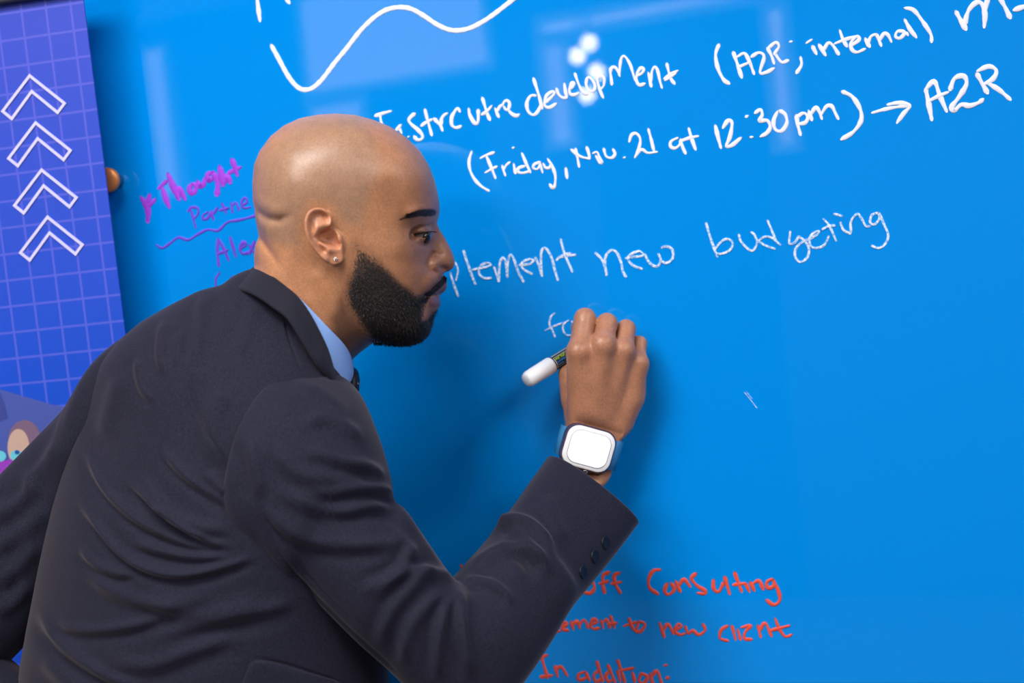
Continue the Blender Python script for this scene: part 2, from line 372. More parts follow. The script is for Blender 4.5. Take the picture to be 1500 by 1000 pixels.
strokes_mesh('handwriting', [(*FR, [(5, [(130, 338), (113, 400), (121, 460), (150, 515), (190, 555), (235, 582)]), (4.5, [(182, 382), (222, 362), (268, 346)]), (5.2, [(218, 368), (245, 430), (275, 505)]), (4.5, [(212, 470), (245, 452), (285, 432)]),
    (5, [(315, 425), (325, 460), (335, 488)]), (4.5, [(325, 455), (340, 425), (365, 405)]), (5, [(380, 320), (388, 317)]), (5, [(385, 415), (396, 475)]),
    (5, [(455, 430), (420, 440), (408, 462), (440, 472), (488, 460)]), (4.8, [(435, 350), (460, 410), (488, 470)]),
    (4.6, [(548, 405), (512, 420), (505, 442), (530, 448), (550, 420)]), (4.6, [(545, 410), (562, 470)]), (4.6, [(565, 412), (580, 440), (605, 440), (612, 420)]), (5, [(592, 385), (620, 430), (640, 490), (636, 550), (622, 564), (605, 540)]), (4.8, [(703, 440), (712, 505)]),
    (4.8, [(762, 322), (775, 380), (785, 435)]), (4.8, [(735, 328), (790, 370), (850, 386)]), (4.8, [(850, 386), (843, 350), (830, 312)]),
    (4.2, [(868, 352), (895, 345), (907, 375), (925, 408), (908, 408), (885, 365)]), (4.8, [(935, 322), (950, 370), (985, 380), (1004, 355), (990, 325)]), (6, [(1057, 379), (1064, 377)]),
    (4.8, [(1090, 282), (1105, 240), (1135, 232), (1158, 265), (1150, 320), (1125, 378)]), (4.4, [(1125, 378), (1165, 330), (1205, 350), (1262, 343)]), (5, [(1207, 202), (1225, 270), (1242, 340)]),
    (5, [(1388, 258), (1348, 278), (1342, 308), (1368, 322), (1398, 300), (1405, 265)]), (5, [(1405, 265), (1415, 310), (1435, 355)])]),
    (*R1, [(5.5, [(26, 562), (40, 610), (57, 658)]), (5, [(-14, 622), (30, 606), (70, 598)]),
    (6.2, [(143, 550), (155, 600), (168, 650)]), (6.2, [(177, 562), (200, 530), (217, 542), (208, 600), (192, 642), (217, 638), (257, 605)]), (6, [(278, 514), (286, 509)]), (6, [(298, 603), (307, 602)]),
    (6.2, [(318, 497), (342, 482), (350, 505), (338, 530), (372, 530), (385, 558), (370, 585), (342, 600)]), (6, [(418, 488), (400, 530), (407, 568), (435, 575), (458, 540), (450, 502), (425, 486)]),
    (6.2, [(500, 505), (506, 548), (518, 593)]), (5.8, [(502, 515), (530, 497), (550, 512), (540, 538), (512, 545)]), (6, [(553, 485), (568, 528)]), (5.8, [(562, 505), (585, 472), (600, 490), (612, 523)]), (5.8, [(608, 505), (632, 468), (655, 467), (670, 495), (684, 523)]),
    (6.8, [(700, 402), (745, 425), (780, 480), (784, 530), (750, 580), (697, 613)]), (5.5, [(832, 496), (900, 478), (1000, 462)]), (6.5, [(900, 460), (950, 452), (998, 465), (970, 500), (942, 540)]),
    (7.5, [(1068, 390), (1082, 460), (1095, 528)]), (7, [(1068, 392), (1105, 358), (1130, 420), (1160, 490)]), (6, [(1080, 445), (1130, 420), (1168, 405)]),
    (7.5, [(1175, 395), (1195, 345), (1235, 335), (1247, 370), (1212, 430), (1182, 470), (1195, 485), (1225, 460), (1260, 465), (1300, 452), (1320, 436)]), (7, [(1292, 322), (1315, 365), (1340, 410)]), (7, [(1295, 312), (1345, 292), (1378, 310), (1365, 345), (1325, 370)]), (7, [(1340, 365), (1390, 395), (1440, 438)])])],
    M_wink, ['white handwritten date in the second line', 'white handwritten time with an arrow in the second line'])
def streaks(L, gap=1.5, wd=1.9):
    """a worn marker leaves two thin parallel lines"""
    out = []
    for w_, P in L:
        P = np.array(P, float); T = np.gradient(P, axis=0) if len(P) > 1 else np.zeros_like(P)
        T /= np.linalg.norm(T, axis=1)[:, None] + 1e-9
        N = np.stack([-T[:, 1], T[:, 0]], 1) * gap * 4.1667 / 2 * (w_ / 4.4)
        out.append((wd * w_ / 4.4, (P + N).tolist())); out.append((wd * w_ / 4.4 * 1.15, (P - N).tolist()))
    return out
L_impl = [(4.4, [(82, 495), (100, 560), (130, 642)]), (3.6, [(110, 430), (128, 480), (118, 545)]), (4.8, [(162, 360), (190, 450), (235, 570)]),
    (4.6, [(215, 480), (290, 465), (330, 447), (300, 437), (265, 460), (257, 500), (287, 530), (335, 530)]),
    (4.6, [(348, 460), (365, 510), (378, 553)]), (4.8, [(378, 553), (383, 455), (400, 405), (420, 430), (430, 525)]), (4.8, [(430, 525), (432, 440), (450, 387), (475, 430), (500, 500), (530, 555)]),
    (4.6, [(500, 452), (560, 445), (592, 422), (560, 415), (517, 440), (522, 468), (550, 490), (582, 505)]),
    (4.8, [(600, 402), (625, 460), (642, 520)]), (4.8, [(642, 520), (635, 430), (642, 360), (667, 350), (697, 400), (720, 480), (738, 545)]),
    (4.6, [(755, 290), (775, 370), (800, 430), (828, 495)]), (4.8, [(728, 422), (760, 400), (850, 387)]), (3.6, [(735, 408), (780, 383), (818, 378)]),
    (4.8, [(965, 375), (1005, 415), (1028, 470), (1036, 515)]), (4.8, [(1025, 470), (1030, 400), (1065, 360), (1100, 378), (1125, 440), (1135, 490), (1155, 525)]),
    (4.6, [(1150, 410), (1200, 402), (1262, 390), (1232, 365), (1178, 390), (1167, 420), (1200, 455), (1255, 475)]),
    (4.8, [(1265, 380), (1300, 440), (1345, 460), (1366, 420), (1350, 380)]), (4.8, [(1365, 420), (1400, 440), (1440, 410), (1435, 355), (1400, 335), (1370, 345)])]
L_budg = [(4.6, [(225, 275), (260, 390), (295, 485)]), (4.4, [(280, 440), (310, 400), (350, 375), (387, 395), (375, 440), (320, 465), (285, 462)]),
    (4.4, [(425, 345), (440, 390), (480, 435), (512, 445), (538, 400), (522, 350), (500, 332)]),
    (4.4, [(600, 258), (630, 330), (655, 390), (682, 412)]), (4.2, [(545, 390), (590, 415), (648, 437)]), (4, [(545, 385), (590, 360), (630, 370), (668, 400)]),
    (4.6, [(740, 325), (735, 400), (770, 397), (792, 357)]), (4.6, [(790, 357), (830, 390), (855, 440), (842, 490), (800, 515), (770, 480), (777, 430), (812, 395), (850, 377)]),
    (4.4, [(858, 378), (900, 350), (917, 327), (882, 337), (857, 375), (867, 420), (905, 430), (950, 410), (976, 355)]),
    (4.2, [(940, 250), (975, 290), (1000, 340), (1020, 388)]), (4.8, [(935, 317), (975, 297), (1015, 292)]), (4.6, [(1005, 222), (1060, 237)]), (4.6, [(1045, 270), (1065, 320), (1110, 345)]),
    (4.6, [(1110, 335), (1113, 265), (1150, 222), (1180, 260), (1200, 295), (1230, 298)]), (4.6, [(1277, 215), (1237, 230), (1227, 275), (1255, 285), (1285, 250), (1280, 214)]), (4.6, [(1280, 214), (1310, 280), (1337, 350), (1320, 405), (1282, 430), (1235, 415)])]
L_fo = [(3.8, [(722, 742), (695, 765), (687, 810), (706, 850), (720, 890)]), (3.4, [(660, 850), (710, 825), (775, 802)]), (3.6, [(807, 785), (772, 815), (772, 855), (800, 880), (840, 870), (850, 830), (820, 790)])]
strokes_mesh('handwriting', [(*PL, streaks(L_impl)), (*BU, streaks(L_budg))], M_wthin, ['thin streaky white handwriting beside the nose', 'thin streaky white handwritten word budgeting'])
strokes_mesh('handwriting', [(*PL, streaks(L_fo)), (0, 0, 1, [(1.0, [(1090, 574), (1100, 586), (1109, 598)]), (0.8, [(1093, 573), (1102, 584)])])], M_wthin, ['two white letters just being written beside the hand', 'short thin white scratch'])
RW = 5.2
strokes_mesh('handwriting', [(*RE, [(4, [(42, 130), (55, 160)]), (4, [(70, 120), (76, 140), (60, 160)])] + [(RW, q) for q in (
    [(570, 188), (586, 220), (570, 245), (542, 240), (530, 222)], [(648, 160), (622, 172), (620, 210), (627, 245)], [(605, 207), (642, 197)], [(690, 162), (666, 174), (672, 210), (692, 245)], [(655, 207), (696, 200)],
    [(855, 150), (825, 155), (806, 190), (811, 225), (845, 250)], [(882, 205), (871, 235), (886, 252), (911, 230), (897, 205)], [(915, 195), (935, 240)], [(928, 215), (950, 190), (976, 220)],
    [(1000, 165), (980, 185), (1003, 215), (1035, 235), (1033, 248), (1005, 245)], [(1070, 190), (1070, 225), (1090, 240), (1112, 202)], [(1115, 178), (1136, 250)], [(1155, 160), (1185, 240)], [(1150, 212), (1202, 205)], [(1200, 205), (1216, 240)],
    [(1220, 200), (1236, 236)], [(1230, 207), (1255, 195), (1272, 230)], [(1310, 187), (1287, 200), (1292, 225), (1315, 215), (1313, 190)], [(1313, 190), (1335, 240), (1339, 275), (1315, 293), (1285, 273)])])],
    M_red, 'red handwriting, first line beside the sleeve')
strokes_mesh('handwriting', [(*RE, [(4.6, q) for q in (
    [(385, 395), (396, 420), (386, 440), (366, 440)], [(400, 380), (408, 405)], [(405, 392), (420, 377)], [(420, 390), (440, 376), (427, 367), (421, 395), (446, 400)], [(453, 386), (475, 371), (461, 363), (454, 390), (480, 397)],
    [(490, 360), (500, 393)], [(498, 375), (515, 358), (526, 388)], [(525, 372), (545, 355), (561, 388)], [(570, 376), (596, 362), (581, 351), (569, 375), (582, 391), (606, 387)], [(612, 355), (622, 388)], [(620, 367), (635, 352), (649, 386)], [(650, 337), (668, 387)], [(640, 372), (676, 367)],
    [(725, 347), (740, 385), (756, 404)], [(705, 379), (760, 363)], [(768, 362), (755, 398), (775, 400), (792, 372), (770, 360)], [(850, 365), (870, 425)], [(865, 397), (885, 372), (908, 413)], [(915, 395), (940, 381), (926, 371), (913, 400), (935, 415), (956, 408)],
    [(955, 380), (968, 410), (985, 397), (1010, 415), (1036, 395), (1026, 370)], [(1130, 377), (1102, 395), (1096, 428), (1130, 440)], [(1145, 377), (1160, 435)], [(1168, 392), (1180, 435)], [(1182, 385), (1222, 378), (1200, 402), (1196, 430), (1226, 434)],
    [(1250, 375), (1262, 425)], [(1258, 397), (1280, 367), (1306, 420)], [(1320, 347), (1340, 395), (1363, 422), (1388, 414)], [(1300, 398), (1380, 377)])])],
    M_red, 'red handwriting, second line')
strokes_mesh('handwriting', [(*RE, [(4.8, q) for q in (
    [(345, 515), (395, 497)], [(370, 505), (395, 590)], [(365, 586), (416, 580)], [(425, 540), (436, 585)], [(430, 557), (450, 545), (476, 582)], [(547, 565), (522, 575), (522, 598), (550, 590), (552, 567)], [(552, 567), (566, 600)],
    [(602, 560), (582, 580), (592, 605), (616, 595)], [(595, 522), (620, 605)], [(652, 560), (632, 580), (642, 605), (663, 595)], [(640, 537), (670, 610)], [(680, 560), (690, 605)], [(680, 517), (710, 608)], [(690, 560), (746, 550)], [(740, 567), (750, 608)],
    [(777, 570), (767, 600), (785, 612), (802, 587), (777, 570)], [(812, 572), (824, 618)], [(818, 585), (840, 562), (862, 620)], [(870, 540), (881, 537)], [(878, 592), (890, 588)])])],
    M_red, 'red handwriting, lowest line at the picture edge')
strokes_mesh('handwriting', [(*PU, [(8, [(112, 372), (145, 420), (155, 470), (152, 520)]), (5.5, [(165, 352), (150, 410)]), (4.5, [(200, 380), (155, 430)]), (5, [(215, 318), (268, 270)]), (7, [(238, 305), (260, 370), (284, 432)]),
    (8, [(276, 228), (310, 310), (343, 383)]), (7.5, [(340, 375), (335, 325), (352, 325), (380, 382)]), (6.5, [(422, 288), (406, 315), (416, 343), (441, 333), (446, 300), (424, 286)]), (6.5, [(455, 272), (470, 302), (492, 290), (502, 252)]),
    (6, [(540, 217), (516, 235), (526, 268), (550, 250)]), (7.5, [(552, 218), (580, 290), (574, 358)]), (8, [(590, 182), (605, 240), (613, 298)]), (7.5, [(612, 295), (622, 252), (640, 242), (656, 283)]), (6.5, [(665, 137), (686, 190), (700, 238)]), (5.5, [(640, 225), (720, 187)])])],
    M_pur, 'bold purple handwriting')
strokes_mesh('handwriting', [(*PU, [(3.8, q) for q in (
    [(410, 430), (430, 500), (445, 558)], [(395, 457), (420, 431), (460, 440), (455, 480), (427, 500)], [(520, 460), (490, 480), (491, 505), (520, 495), (534, 460), (540, 495)], [(540, 450), (556, 510)], [(550, 475), (580, 432)], [(605, 407), (620, 440), (631, 468)], [(590, 450), (646, 435)],
    [(660, 402), (671, 465)], [(668, 425), (690, 402), (711, 450)], [(725, 420), (760, 400), (746, 371), (726, 400), (736, 435), (780, 430)], [(795, 372), (815, 420)],
    [(205, 660), (240, 680), (290, 650), (340, 615), (400, 630), (460, 595), (520, 567), (580, 573), (640, 522), (700, 511), (750, 500), (820, 480), (900, 470)])])],
    M_purd, 'thin purple word with a wavy underline')
strokes_mesh('handwriting', [(*PU, [(4.8, q) for q in (
    [(582, 620), (577, 700), (586, 790)], [(586, 627), (620, 690), (646, 758)], [(580, 715), (642, 692)], [(655, 612), (690, 733)], [(710, 690), (750, 662), (736, 642), (716, 680), (731, 714), (772, 705)], [(772, 662), (805, 715)], [(805, 640), (772, 718)])] +
    [(3, [(592, 827), (567, 870), (571, 925)]), (3, [(667, 852), (656, 925)])])],
    M_purd, 'small purple word partly hidden by the head')

# ------------------------------------------------------------------ banner stand at the left
YB = -0.07
e0, e1 = on_y(122, 0, YB), on_y(181, 470, YB)
BRX = (e0[0] + e1[0]) / 2; BLX = BRX - 0.85; BTOP = on_y(70, -3, YB)[2]
ban = empty('banner_stand', (BRX - 0.425, YB, 0))
tag(ban, 'violet blue roll-up banner stand with white chevrons at the board edge', 'banner stand')
def bn(p): return np.asarray(p) - np.array(ban.location)
M_ban = mat('banner_print', srgb(30, 80, 222), 0.5, spec=0.3)
nt = M_ban.node_tree; _p = nt.nodes['Principled BSDF']
tc = nt.nodes.new('ShaderNodeTexCoord'); sx = nt.nodes.new('ShaderNodeSeparateXYZ'); nt.links.new(tc.outputs['Object'], sx.inputs[0])
def mth(op, a, b=None):
    n = nt.nodes.new('ShaderNodeMath'); n.operation = op
    for i, v in enumerate((a, b)):
        if v is None: continue
        if isinstance(v, (int, float)): n.inputs[i].default_value = v
        else: nt.links.new(v, n.inputs[i])
    return n.outputs[0]
GR = 0.0305
gx0, gz0 = bn(on_y(42, 100, YB))[0], bn(on_y(45, 94, YB))[2]
lines = []
for ax, off in ((0, gx0), (2, gz0)):
    f = mth('FRACT', mth('DIVIDE', mth('ADD', sx.outputs[ax], 10 * GR - off + GR / 2), GR))
    lines.append(mth('LESS_THAN', mth('ABSOLUTE', mth('SUBTRACT', f, 0.5)), 0.045))
g = mth('MULTIPLY', mth('MAXIMUM', lines[0], lines[1]), 0.30)
rp = nt.nodes.new('ShaderNodeValToRGB')
rp.color_ramp.elements[0].position = 0; rp.color_ramp.elements[0].color = (*srgb(8, 72, 196), 1)
rp.color_ramp.elements[1].position = 1; rp.color_ramp.elements[1].color = (*srgb(54, 74, 192), 1)
zt, zb = bn(on_y(60, 20, YB))[2], bn(on_y(90, 560, YB))[2]
nt.links.new(mth('DIVIDE', mth('SUBTRACT', sx.outputs[2], zb), zt - zb), rp.inputs[0])
mx = nt.nodes.new('ShaderNodeMix'); mx.data_type = 'RGBA'
nt.links.new(g, mx.inputs[0]); nt.links.new(rp.outputs[0], mx.inputs[6]); mx.inputs[7].default_value = (*srgb(124, 118, 222), 1)
nt.links.new(mx.outputs[2], _p.inputs['Base Color'])
box('banner_panel', ((BLX + BRX) / 2, YB + .001, (BTOP + 0.09) / 2), (0.85, 0.002, BTOP - 0.09), M_ban, ban)
M_bdark = mat('dark_grey_aluminium', srgb(52, 54, 70), 0.4, 0.5)
box('top_rail', ((BLX + BRX) / 2, YB, BTOP + 0.012), (0.86, 0.022, 0.026), M_bdark, ban, bevel=.003)
box('base', ((BLX + BRX) / 2, YB - 0.02, 0.045), (0.88, 0.16, 0.09), M_bdark, ban, bevel=.012)
lathe('support_pole', [(0.009, 0.06), (0.009, BTOP)], M_metal, bn(((BLX + BRX) / 2, YB + 0.022, 0)), (0, 0, 1), ban, 16)
M_chev = mat('white_print', srgb(204, 200, 238), 0.5)
CH = [(44, 111), (95, 151.5), (85, 165), (47, 134), (18, 174), (4.5, 163)]
for k in range(4):
    V, F = [], []
    P = np.array(CH, float) + np.array([8.7, 69.0]) * k
    n = len(P)
    for i in range(n):
        d0 = P[i] - P[i - 1]; d1 = P[(i + 1) % n] - P[i]
        d0 /= np.linalg.norm(d0); d1 /= np.linalg.norm(d1)
        n0 = np.array([-d0[1], d0[0]]); n1 = np.array([-d1[1], d1[0]])
        b = n0 + n1; b = b / np.linalg.norm(b) / max(0.5, np.dot(b / np.linalg.norm(b), n0))
        for sg in (1, -1):
            q = P[i] + b * sg * 2.0
            for dy in (0.0, -0.0012): V.append(bn(on_y(q[0], q[1], YB - 0.0002) + [0, dy, 0]))
    for i in range(n):
        a, b = i * 4, ((i + 1) % n) * 4
        F += [(a + 1, b + 1, b + 3, a + 3), (a, a + 1, b + 1, b)[::-1], (a + 2, b + 2, b + 3, a + 3)[::-1]]
    mesh_obj('chevron_arrow', V, F, M_chev, ban, smooth=False)
# printed picture at the bottom of the banner: grey-blue hat shape, fair head with a round teal eye, purple clothes
def blob(px, py, rx, ry, off, n=28):
    return [bn(on_y(px + rx * math.cos(t), py + ry * math.sin(t), YB - off)) for t in np.linspace(0, 2 * math.pi, n, endpoint=False)]
PM = [mat('print_slate', srgb(62, 80, 160), .5), mat('print_brown', srgb(112, 88, 116), .5), mat('print_fair', srgb(188, 158, 144), .5), mat('print_teal', srgb(96, 190, 210), .5), mat('print_deep_blue', srgb(20, 70, 150), .5), mat('print_purple', srgb(140, 50, 180), .5), mat('print_dark_slate', srgb(48, 62, 140), .5)]
V, F, fm = [], [], []
def addpoly(P, mi):
    n = len(V); V.extend(P); F.append(tuple(range(n, n + len(P)))); fm.append(mi)
addpoly([bn(on_y(x, y, YB - .0004)) for x, y in ((-640, 690), (-300, 640), (-190, 612), (-60, 566), (0, 570), (34, 580), (75, 592), (130, 602), (185, 640), (200, 900), (-600, 980))], 0)
addpoly([bn(on_y(x, y, YB - .0007)) for x, y in ((-160, 640), (-40, 560), (0, 574), (6, 590), (12, 612), (-30, 632))], 6)
addpoly(blob(36, 645, 24, 30, .0008), 1)
addpoly(blob(27, 655, 16, 27, .0012), 2)
addpoly(blob(24, 667, 9, 8, .0016), 3); addpoly(blob(25, 662, 3.6, 3, .002), 4)
addpoly(blob(0, 668, 9, 8, .0016), 3)
addpoly([bn(on_y(x, y, YB - .0018)) for x, y in ((-620, 820), (-300, 740), (-160, 700), (-30, 680), (0, 676), (16, 672), (34, 690), (190, 850), (198, 900), (-600, 980))], 5)
mesh_obj('printed_picture', V, F, None, ban, smooth=False, mats=PM, fm=fm)
# ------------------------------------------------------------------ the man: a local frame facing his profile
# local units: 1 unit = 0.69 mm; x to the right, y downwards, w towards the viewer, origin at the head centre
MDEP = 1.38; MO = (510.0, 330.0); UNIT = MDEP / FPX
_r = ray(*MO); M_ORG = CAM + MDEP * _r
EW = -_r / np.linalg.norm(_r)
EU = RIGHT - EW * np.dot(RIGHT, EW); EU /= np.linalg.norm(EU)
EV = -np.cross(EW, EU)                       # downwards
if np.dot(EV, UP) > 0: EV = -EV
def toW(L):
    L = np.asarray(L, float)
    return M_ORG + UNIT * ((L[..., 0:1] - MO[0]) * EU + (L[..., 1:2] - MO[1]) * EV + L[..., 2:3] * EW)
def toL(P):
    d = (np.asarray(P, float) - M_ORG) / UNIT
    return np.stack([d @ EU + MO[0], d @ EV + MO[1], d @ EW], -1)
def MP(px, py, w=0.0):
    """local point at offset w that shows at photo pixel (px, py)"""
    d = ray(px, py); t = (np.dot(M_ORG - CAM, EW) + w * UNIT) / np.dot(d, EW)
    return toL(CAM + t * d)
def MPs(L): return np.array([MP(*p) for p in L])
BOARD_W = lambda px, py: toL(on_y(px, py, 0))[2]

def tps(P, vals, lam=0.0):
    """thin plate spline through scattered heights; returns an evaluator"""
    P = np.asarray(P, float) / 100.0; n = len(P)
    d2 = ((P[:, None] - P[None]) ** 2).sum(-1)
    K = 0.5 * d2 * np.log(d2 + 1e-12)
    K[np.diag_indices(n)] += lam if np.ndim(lam) == 0 else np.asarray(lam)
    A = np.zeros((n + 3, n + 3)); A[:n, :n] = K; A[:n, n] = 1; A[:n, n + 1:] = P; A[n:, :n] = A[:n, n:].T
    c = np.linalg.solve(A, np.r_[vals, 0, 0, 0])
    def ev(X, Y):
        out = np.zeros(X.size); Q = np.stack([X.ravel(), Y.ravel()], 1) / 100.0
        for i in range(0, len(Q), 20000):
            q = Q[i:i + 20000]; r2 = ((q[:, None] - P[None]) ** 2).sum(-1)
            out[i:i + 20000] = (0.5 * r2 * np.log(r2 + 1e-12)) @ c[:n] + c[n] + q @ c[n + 1:]
        return out.reshape(X.shape)
    return ev
def resample(P, step, closed=True):
    P = np.asarray(P, float); Q = np.vstack([P, P[:1]]) if closed else P
    d = np.r_[0, np.cumsum(np.linalg.norm(np.diff(Q, axis=0), axis=1))]
    n = max(3, int(d[-1] / step)); t = np.linspace(0, d[-1], n, endpoint=not closed)
    return np.stack([np.interp(t, d, Q[:, i]) for i in range(Q.shape[1])], 1)
def inpoly(X, Y, P):
    r = np.zeros(X.shape, bool); n = len(P); j = n - 1
    for i in range(n):
        xi, yi = P[i]; xj, yj = P[j]
        c = ((yi > Y) != (yj > Y)) & (X < (xj - xi) * (Y - yi) / (yj - yi + 1e-12) + xi)
        r ^= c; j = i
    return r
def segdist(X, Y, P):
    best = np.full(X.shape, 1e9)
    for a, b in zip(P[:-1], P[1:]):
        ax, ay = a[0], a[1]; bx, by = b[0] - ax, b[1] - ay
        t = np.clip(((X - ax) * bx + (Y - ay) * by) / (bx * bx + by * by + 1e-9), 0, 1)
        best = np.minimum(best, np.hypot(X - ax - t * bx, Y - ay - t * by))
    return best
def polysd(X, Y, P):
    P = np.asarray(P, float); d = segdist(X, Y, np.vstack([P, P[:1]]))
    return np.where(inpoly(X, Y, P), -d, d)
def sstep(a, b, x):
    t = np.clip((x - a) / (b - a), 0, 1); return t * t * (3 - 2 * t)

# ---------------- head and neck: half width over the profile
PROFILE = [(370, 270), (372, 242), (380, 222), (396, 200), (416, 184), (440, 173), (468, 168), (492, 166.5), (520, 168.5), (548, 176), (572, 186), (596, 202), (616, 222), (628, 242), (636, 262), (641, 282), (643.5, 298), (644, 308), (642.5, 318), (640, 326), (644, 335.6), (650.4, 346), (658.4, 360.4), (664, 373), (666.4, 382.8), (664.8, 390.8), (659, 396.4), (650.4, 399.6), (649.6, 402), (652.8, 407.6), (654.9, 413), (654.9, 421), (650.4, 427.6), (643.5, 432.5), (645, 439.4), (645, 447), (640.6, 453.7), (636.5, 460), (634, 472), (629, 486), (618, 498), (600, 504), (580, 504), (560, 502), (546, 502), (530, 514), (516, 526), (512, 545), (505, 592),
           (330, 592), (334, 520), (348, 460), (364, 415), (373, 388), (372, 374), (374, 358), (379.5, 346), (377, 334), (374, 318), (373, 306), (371, 296)]
PROF = np.array([MP(x, y, 0)[:2] for x, y in PROFILE])
HC = [(490, 185, 66), (440, 195, 62), (540, 200, 72), (490, 215, 93), (490, 250, 107), (430, 225, 86), (400, 250, 72), (390, 280, 66), (430, 270, 103), (470, 280, 110), (440, 300, 103), (520, 280, 106), (550, 235, 93), (560, 260, 99), (590, 240, 74), (600, 265, 80), (618, 262, 60), (624, 285, 60), (600, 290, 83), (570, 300, 92),
      (608, 312, 78), (622, 310, 62), (634, 310, 40), (590, 335, 77), (604, 343, 65), (618, 345, 51), (630, 345, 30), (636, 340, 17), (642, 350, 14), (648, 362, 18), (654, 370, 20), (660, 383, 15), (650, 385, 23), (638, 384, 30), (624, 384, 38),
      (606, 362, 66), (618, 368, 49), (632, 362, 28), (583, 355, 84), (560, 350, 91), (530, 345, 99), (508, 352, 102), (600, 385, 70), (575, 380, 83), (612, 400, 60), (630, 403, 44), (640, 405, 33), (648, 414, 22), (638, 420, 32), (625, 430, 42), (636, 443, 28), (626, 448, 38), (622, 478, 38), (604, 485, 50), (622, 462, 40), (612, 440, 52),
      (585, 465, 64), (562, 482, 62), (545, 470, 72), (522, 440, 86), (555, 420, 86), (590, 430, 70), (540, 400, 94), (515, 400, 96), (560, 496, 34), (540, 492, 54), (520, 480, 70),
      (490, 450, 80), (455, 420, 83), (430, 380, 84), (404, 360, 66), (392, 330, 62), (425, 340, 88), (450, 380, 86), (470, 400, 86), (412, 400, 73), (388, 385, 40), (500, 500, 62), (470, 520, 82), (430, 480, 84), (400, 450, 72), (440, 560, 84), (380, 500, 62), (400, 550, 72), (460, 340, 97), (480, 310, 106)]
_bp = resample(PROF, 7.0)
_cp = np.array([MP(x, y, 0)[:2] for x, y, _ in HC])
_ev = tps(np.vstack([_bp, _cp]), np.r_[np.zeros(len(_bp)), [h * h / 1000.0 for _, _, h in HC]], np.r_[np.full(len(_bp), 1e-6), np.full(len(_cp), 2e-2)])
GX = np.arange(325.0, 680.0, 1.0); GY = np.arange(150.0, 605.0, 1.0)
XX, YY = np.meshgrid(GX, GY, indexing='ij')
G = _ev(XX, YY) * 1000.0
_sd = polysd(XX, YY, PROF)
G = np.where(_sd > 0, -np.abs(_sd) * 60.0, np.maximum(G, np.minimum(-_sd, 3.0) * 14.0))
H0 = np.sqrt(np.maximum(G, 0))
def gauss(cx, cy, sx, sy, rot=0.0):
    c, s = math.cos(rot), math.sin(rot); dx, dy = XX - cx, YY - cy
    return np.exp(-0.5 * (((dx * c + dy * s) / sx) ** 2 + ((-dx * s + dy * c) / sy) ** 2))
def crease(P, sig, taper=10.0):
    return np.exp(-0.5 * (segdist(XX, YY, P) / sig) ** 2)
DT = np.zeros_like(XX)
# folds at the back of the neck, jaw tendon, temple, brow, cheek, nose wing, lips
DT -= 8.0 * crease([(366, 298), (380, 310), (396, 320), (414, 324), (432, 317)], 4.2) * sstep(440, 400, XX); DT += 4.0 * crease([(372, 288), (388, 300), (410, 308)], 8) * sstep(436, 400, XX)
DT += 3.5 * crease([(372, 326), (392, 336), (408, 344)], 7) * sstep(420, 390, XX)
DT -= 8.0 * crease([(374, 340), (386, 351), (402, 370), (416, 388)], 3.8) * sstep(420, 390, XX)
DT += 2.5 * crease([(376, 368), (390, 385), (400, 398)], 7)
DT += 4.0 * crease([(470, 405), (486, 440), (504, 480), (512, 520)], 10) - 2.5 * crease([(495, 400), (508, 450), (516, 490)], 8)
DT -= 1.2 * gauss(562, 292, 20, 28) ; DT += 1.6 * crease([(530, 195), (548, 222), (557, 262)], 10) - 0.7 * crease([(548, 205), (566, 235), (572, 262)], 9)
DT += 3.6 * crease([(598, 313), (614, 308), (634, 307)], 5.5) - 2.8 * gauss(606, 331, 12, 6, -.1) - 4.0 * gauss(632, 333, 6, 6)
DT += 1.6 * gauss(590, 368, 16, 9, .3) - 1.6 * crease([(612, 356), (622, 360), (632, 356)], 3)
DT -= 4.5 * crease([(633, 371), (627, 379), (625, 387), (629, 395.5), (636, 399)], 2.8); DT += 4.2 * gauss(637, 386, 6.5, 6.5)
DT -= 1.6 * crease([(634, 374), (645, 372)], 3)
DT -= 9.0 * gauss(650, 393.5, 5.0, 2.4, .25)                       # nostril
DT -= 1.2 * crease([(622, 398), (612, 410), (609, 422)], 5)
DT += 3.2 * crease([(632, 430), (641, 424), (651, 418)], 3.6) + 3.4 * crease([(631, 443), (641, 444)], 4.0) - 1.5 * crease([(640, 405), (646, 410)], 3)
DT -= 6.0 * crease([(622, 432), (632, 432), (642, 433.5)], 2.0) ; DT -= 2.2 * gauss(620, 432, 3.5, 3.5)
DT -= 2.5 * crease([(628, 455), (638, 457)], 3.2)
# eye opening and lids
LIDU = [(603, 343), (607, 341.5), (613, 340), (620, 339), (627, 338.2), (633, 338.5)]
LIDL = [(603, 343), (607, 345.2), (612, 346.6), (618, 347.6), (623, 345.8), (629, 342), (633, 338.5)]
_eyepoly = LIDU + LIDL[::-1]
_es = polysd(XX, YY, _eyepoly)
EYE_C = (612.5, 345.0, 36.0); EYE_R = 17.5
_ball = np.sqrt(np.maximum(EYE_R ** 2 - (XX - EYE_C[0]) ** 2 - (YY - EYE_C[1]) ** 2, 0)) + EYE_C[2]
_near = np.exp(-0.5 * (np.maximum(_es, 0) / 5.0) ** 2)
_target = np.where(_es < 0, _ball - 5.0, _ball + 1.8)
_blend = _near * sstep(17.4, 14.0, np.hypot(XX - EYE_C[0], YY - EYE_C[1]) - np.where(XX > 622, 4.0, 0)) 
H1 = H0 + DT * sstep(0, 10, -_sd)
H1 = H1 * (1 - _blend) + _target * _blend
H1 -= 2.4 * crease([(601, 337.5), (608, 335), (618, 331.5), (630, 329)], 1.5)   # crease above the upper lid
H1 -= 1.2 * crease([(606, 356), (616, 360), (626, 357)], 2.4)
H1 = np.maximum(H1, 0)
